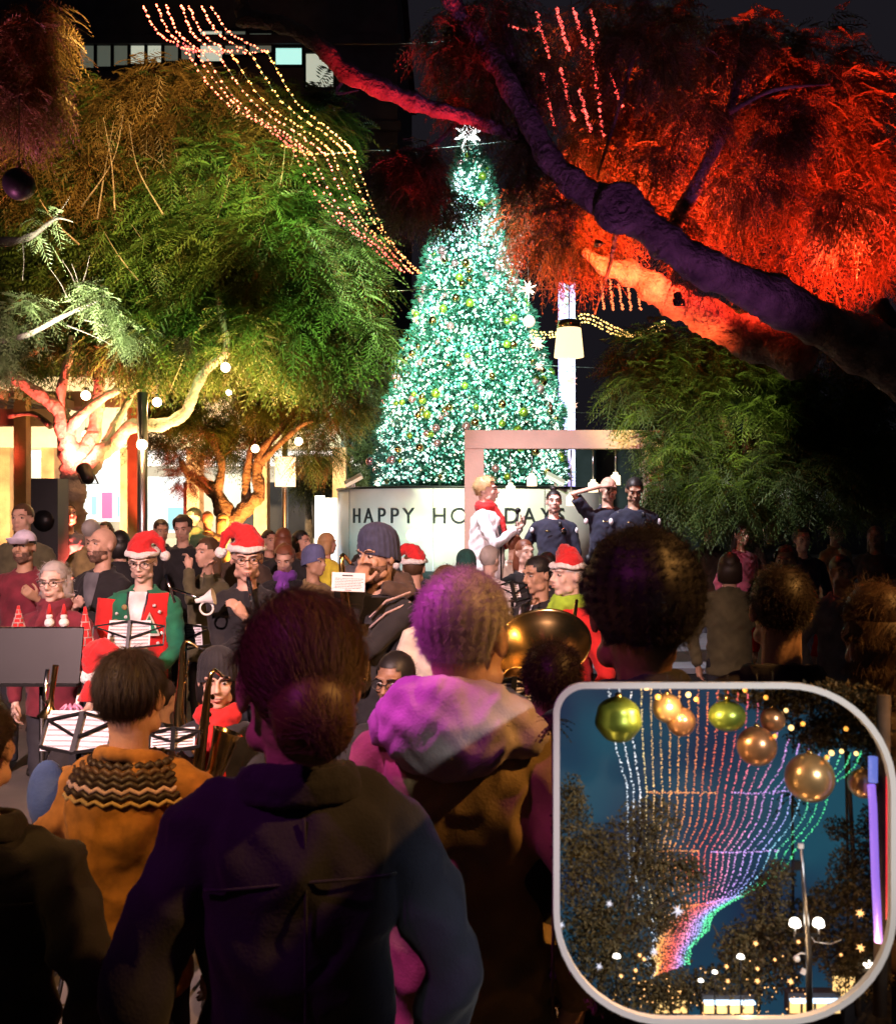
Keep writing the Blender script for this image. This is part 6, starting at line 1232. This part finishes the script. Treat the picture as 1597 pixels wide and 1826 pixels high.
# baubles close to the glass
mat('case_gold', (.82, .50, .22), .28, .75, var=.15, scale=30); mat('case_green', (.26, .34, .05), .32, .7, var=.3, scale=30); mat('case_copper', (.62, .30, .14), .28, .75, var=.2, scale=30)
for px, py, rx, m, lb in [(1102, 1283, 41, 'case_green', 'large green ridged bauble at the upper left of the show case'), (1189, 1263, 26, 'case_gold', 'smoky gold bauble touching the copper one'), (1214, 1287, 26, 'case_copper', 'copper bauble beside the smoky gold one'), (1296, 1277, 33, 'case_green', 'flattened green bauble hanging at the top middle'), (1349, 1331, 35, 'case_copper', 'copper gold bauble below the dark foliage'),
                       (1377, 1284, 22, 'case_copper', 'dim copper bauble half lost in dark foliage'), (1443, 1387, 43, 'case_gold', 'largest gold bauble in front of the palm'), (1538, 1397, 26, 'case_gold', 'gold bauble at the far right beside the violet tube')]:
    k = .07 if rx > 30 else .09; o = empty('glass_bauble', ip(px, py, k), label=lb, cat='bauble', group='baubles in the show case'); r = rx * K(k)
    prof_ = [(r * math.sin(t) * (1 + (.035 * math.cos(t * 7) if 'ridged' in lb else 0)), r * math.cos(t) * (.82 if 'flattened' in lb else 1)) for t in np.linspace(.02, math.pi - .02, 26)]
    MB().lathe(prof_, 28).build('ball', m, o); MB().lathe([(0, r * 1.16), (r * .14, r * 1.14), (r * .15, r * (.8 if 'flattened' in lb else .96)), (0, r * .8)], 12).build('cap', 'brass', o)
    MB().tube([(0, 0, r * 1.1), (0, 0, L3((px, 1215 if px < 1400 else 1215 + (px - 1400) * .5), 0).z - o.location.z)], .0006, 4).build('thread', 'black_metal', o)
emit('case_amber', (1, .40, .06), 1.1, False); emit('case_hot', (1, .62, .22), 1.7, False); emit('case_star', (1, .50, .17), 1.7); emit('case_star_dim', (.45, .46, .55), .8)
GB_ = ['glowing globe bulb at the top rim right of the large green bauble', 'amber globe bulb above the smoky gold bauble', 'bright globe bulb above the copper bauble', 'amber globe bulb just right of the bright one above the copper bauble', 'amber globe bulb above the flattened green bauble',
       'amber globe bulb in front of the copper bauble', 'bright globe bulb beside the dim copper bauble', 'bright globe bulb right below the dim copper bauble', 'amber globe bulb in the dark foliage right of the dim bauble', 'amber globe bulb in front of the copper gold bauble', 'amber globe bulb over the right shoulder of the copper gold bauble',
       'bright globe bulb at the green strings right of the largest bauble', 'bright globe bulb in the middle of three at the right', 'bright globe bulb furthest along the row above the green strings', 'amber globe bulb at the top right of the largest bauble', 'bright globe bulb above the largest gold bauble', 'amber globe bulb in front of the largest gold bauble', 'amber globe bulb high between the flattened and the dim bauble', 'amber globe bulb in front of the smoky gold bauble', 'lone amber globe bulb in the dark foliage at the upper right']
for i, (px, py, r, hot) in enumerate([(1152, 1224, 7, 1), (1172, 1243, 5, 0), (1227, 1239, 5, 1), (1241, 1247, 4, 0), (1328, 1231, 4, 0), (1216, 1279, 4, 0), (1401, 1267, 4, 1), (1410, 1298, 5, 1), (1431, 1291, 4, 0), (1351, 1320, 4, 0), (1381, 1313, 4, 0), (1482, 1343, 5, 1), (1500, 1340, 4, 1), (1526, 1344, 4, 1), (1474, 1351, 4, 0), (1431, 1352, 4, 1), (1443, 1370, 4, 0), (1365, 1244, 4, 0), (1191, 1251, 4, 0), (1508, 1300, 4, 0)]):
    o = MB().ell((0, 0, 0), r * K(.10), 12, 8).build('globe_bulb', 'case_hot' if hot else 'case_amber', None, label=GB_[i], cat='light bulb', group='globe bulbs among the baubles'); o.location = ip(px, py, .10 if hot else .05)
stars = [(1208, 1625, 13, 0, 'largest silver star over the dark left tree'), (1166, 1698, 9, 0, 'silver star low in the left tree'), (1086, 1612, 8, 0, 'faint silver star at the left'), (1068, 1724, 8, 0, 'faint silver star at the lower left'), (1000, 1650, 8, 0, 'silver star cut by the left side'),
         (1533, 1629, 9, 1, 'bright star above the shop sign on the right'), (1534, 1691, 9, 1, 'bright star just above the letters alo'), (1565, 1613, 9, 1, 'orange star by the violet tube'), (1347, 1683, 6, 1, 'bright star left of the lamp post'), (1409, 1751, 7, 1, 'bright star low left of the lamp post'), (1350, 1750, 6, 1, 'bright star at the bottom middle'), (1350, 1728, 5, 1, 'small bright star between two others'), (1295, 1724, 5, 1, 'bright star left of the globe lamp'), (1297, 1750, 5, 1, 'small star below another one'), (1140, 1704, 5, 1, 'orange star left of the canopy foot'), (1148, 1711, 5, 1, 'orange star just under its neighbour'), (1107, 1741, 5, 1, 'low orange star in the left branches'), (1133, 1731, 5, 1, 'orange star beside the small globe lamp'), (1423, 1680, 5, 1, 'star caught behind the lamp arms'), (1381, 1712, 4, 1, 'little star right of the middle tree'), (1499, 1703, 4, 1, 'small star under the right tree')]
for px, py, r, hot, lb in stars: k = .14; star('case_star', Vector(ip(px, py, k)), r * K(k), 'case_star' if hot else 'case_star_dim', 11, label=lb, cat='star', group='stars in the show case', inner=.20)
g = random.Random(5); pts = np.array([tuple(ip(g.uniform(1090, 1440), 1811 - abs(g.gauss(0, 38)), .18)) for _ in range(95)]); base = pts[0].copy()
bulbs('far_lights', pts - base, rng.uniform(.0008, .0018, len(pts)), 'case_star', None, label='scatter of tiny warm lights along the foot of the model trees', cat='lights', kind='stuff').location = tuple(base)
# lamp post of the model street
lp2 = empty('model_lamp_post', ip(1440, 1811, .13), label='grey lamp post with two glowing half globes in the show case', cat='lamp post'); k = .13
def lq(px, py): return ip(px, py, k) - lp2.location
MB().tube([lq(1443, 1811), lq(1441, 1700), lq(1434, 1600), lq(1428, 1510)], [6 * K(k), 5.5 * K(k), 4 * K(k), 3 * K(k)], 14).build('pole', 'steel', lp2)
MB().box(lq(1427, 1509), (9 * K(k), 6 * K(k), 8 * K(k))).build('sensor', 'white_paint', lp2, smooth=False); MB().box(lq(1420, 1543), (12 * K(k), 8 * K(k), 16 * K(k))).build('speaker_box', 'black_metal', lp2, smooth=False)
emit('case_globe', (1, .92, .78), 3.5, True)
MB().box(lq(1438, 1668), (44 * K(k), 5 * K(k), 5 * K(k))).build('cross_arm', 'black_metal', lp2, smooth=False)
for px in (1417, 1459):
    MB().lathe([(.0, 10 * K(k)), (6 * K(k), 8.5 * K(k)), (9 * K(k), 5 * K(k)), (10.5 * K(k), -3 * K(k)), (9 * K(k), -5 * K(k)), (0, -5 * K(k))], 20, T=Matrix.Translation(lq(px, 1647))).build('globe', 'case_globe', lp2)
    MB().tube([lq(px, 1652), lq(px, 1680)], 2.2 * K(k), 8).build('bracket', 'steel', lp2)
MB().tube([lq(1436, 1702), lq(1428, 1700), lq(1420, 1704)], 1.5 * K(k), 6).build('camera_arm', 'white_paint', lp2); MB().ell(lq(1420, 1710), 6 * K(k), 12, 8).build('dome_camera', 'white_paint', lp2); MB().box(lq(1432, 1733), (9 * K(k), 3 * K(k), 10 * K(k)), rot=Euler((0, R(25), 0)).to_matrix()).build('box_camera', 'white_paint', lp2, smooth=False)
MB().tube([lq(1442, 1665), lq(1452, 1680), lq(1480, 1684), lq(1500, 1676)], .8 * K(k), 5).build('cable', 'white_paint', lp2)
for px, py, r, lb in [(1099, 1707, 7, 'small globe lamp deep in the left branches'), (1320, 1708, 7, 'small globe lamp behind the middle tree'), (1274, 1735, 5, 'small globe lamp at the bottom middle'), (1249, 1750, 5, 'tiny globe lamp left of the middle')]:
    o = empty('model_lamp', ip(px, py, .17), label=lb, cat='lamp'); kk = K(.17)
    MB().lathe([(.0, r * kk), (r * .8 * kk, r * .6 * kk), (r * kk, 0), (0, -.1 * kk)], 16).build('globe', 'case_globe', o); MB().tube([(0, 0, 0), (0, 0, ip(px, 1811, .17).z - o.location.z)], 1.2 * kk, 6).build('pole', 'black_metal', o)
# model shops along the foot
emit('case_window', (1, .62, .22), 1.1); emit('case_blue', (.55, .75, 1), 1.6)
def mshop(label, x0, y0, x1, k, awn=True):
    o = empty('model_shop', ip((x0 + x1) / 2, 1811, k), label=label, cat='model shop'); kk = K(k); w = (x1 - x0) * kk; h = (1811 - y0) * kk
    MB().box((0, .012, h / 2), (w, .02, h)).build('wall', 'dark_wall', o, smooth=False)
    nw = max(2, int((x1 - x0) / 22))
    for i in range(nw): MB().box((-w / 2 + w * (i + .5) / nw, .0, h * .36), (w / nw * .74, .003, h * .5)).build('window', 'case_window', o, smooth=False)
    if awn: MB().box((0, -.006, h * .74), (w * .96, .012, .003)).build('canopy', 'case_blue', o, smooth=False)
mshop('model shop front with blue lit canopy right of the lamp post', 1405, 1772, 1500, .19); mshop('model shop front with thin lit canopy at the bottom middle', 1252, 1776, 1345, .21); mshop('model shop front under the dark left tree', 1165, 1768, 1228, .26, False)
al = empty('model_shop', ip(1545, 1811, .20), label='taller model shop with the white letters alo', cat='model shop'); kk = K(.20); al_ = lambda a, b_: ip(a, b_, .20) - al.location
MB().box(al_(1545, 1765) + Vector((0, .012, 0)), (90 * kk, .02, 150 * kk)).build('wall', 'dark_wall', al, smooth=False); MB().box(al_(1520, 1728), (80 * kk, .004, 10 * kk), rot=Euler((0, R(4), 0)).to_matrix()).build('fascia', 'plaster', al, smooth=False)
for k_ in range(2): MB().box(al_(1495 + k_ * 24, 1760), (20 * kk, .004, 36 * kk)).build('window', 'case_window', al, smooth=False)
for ch, px in (('a', 1534), ('l', 1540.5), ('o', 1547)):
    fc = bpy.data.curves.new('letter', 'FONT'); fc.body = ch; fc.size = 19 * kk; fc.extrude = .0006; fc.align_x = 'CENTER'; fc.offset = .0003
    lo = bpy.data.objects.new('letter', fc); TMP.collection.objects.link(lo); TMP.view_layers[0].update(); me = bpy.data.meshes.new_from_object(lo.evaluated_get(TMP.view_layers[0].depsgraph)); bpy.data.objects.remove(lo); me.materials.clear()
    l2 = meshobj('letter', me, 'case_globe', al); l2.location = al_(px, 1717) + Vector((0, -.02, 0)); l2.rotation_euler = (R(90), 0, 0)
# violet tube and red edge at the right
emit('case_violet', (.34, .18, .85), .7); emit('case_blue2', (.16, .22, .75), .6); emit('case_red', (.8, .02, .04), .7)
MB().tube([ip(1556, 1350, .04), ip(1556, 1395, .04)], 8 * K(.04), 14).build('blue_tube', 'case_blue2', label='short blue tube at the right above the violet one', cat='light tube')
MB().tube([ip(1553, 1400, .04), ip(1556, 1440, .04), ip(1560, 1560, .04), ip(1566, 1680, .04)], [7 * K(.04)] * 4, 14).build('violet_tube', 'case_violet', label='long violet light tube at the right of the show case', cat='light tube')
MB().tube([ip(1580.5, 1385, .006), ip(1580.5, 1640, .006)], 1.4 * K(0), 6).build('red_strip', 'case_red', label='thin red strip along the right rim of the show case', cat='light tube')
MB().tube([ip(1575, 1240, .10), ip(1568, 1811, .10)], 12 * K(.1), 10).build('dark_column', 'mini_bark', label='dark thick column behind the violet tube', cat='column')
# added bodiless fill lights that brighten the model trees
L = bpy.data.lights.new('case_fill', 'POINT'); L.energy = .9; L.color = (1, .66, .35); L.shadow_soft_size = .02
l = bpy.data.objects.new('case_fill', L); COL.objects.link(l); l.parent = sc_; l.location = L3((1210, 1250), .02)
for px, py, e_ in ((1030, 1560, .35), (1330, 1790, .5), (1560, 1700, .3)):
    L = bpy.data.lights.new('case_fill', 'POINT'); L.energy = e_ * .6; L.color = (1, .60, .28); L.shadow_soft_size = .01
    l = bpy.data.objects.new('case_fill', L); COL.objects.link(l); l.parent = sc_; l.location = L3((px, py), .03)
spot(0, 0, 0, at(1289, 1500, DC), 260, (1, .97, .95), 14, loc=(1.5, -1.2, 3.0), label='added white spotlight that whitens the show case rim')  # added lamp, only there to make the rim read white
bpy.data.scenes.remove(TMP)
for o in bpy.data.objects:
    if '_s' in o: del o['_s']
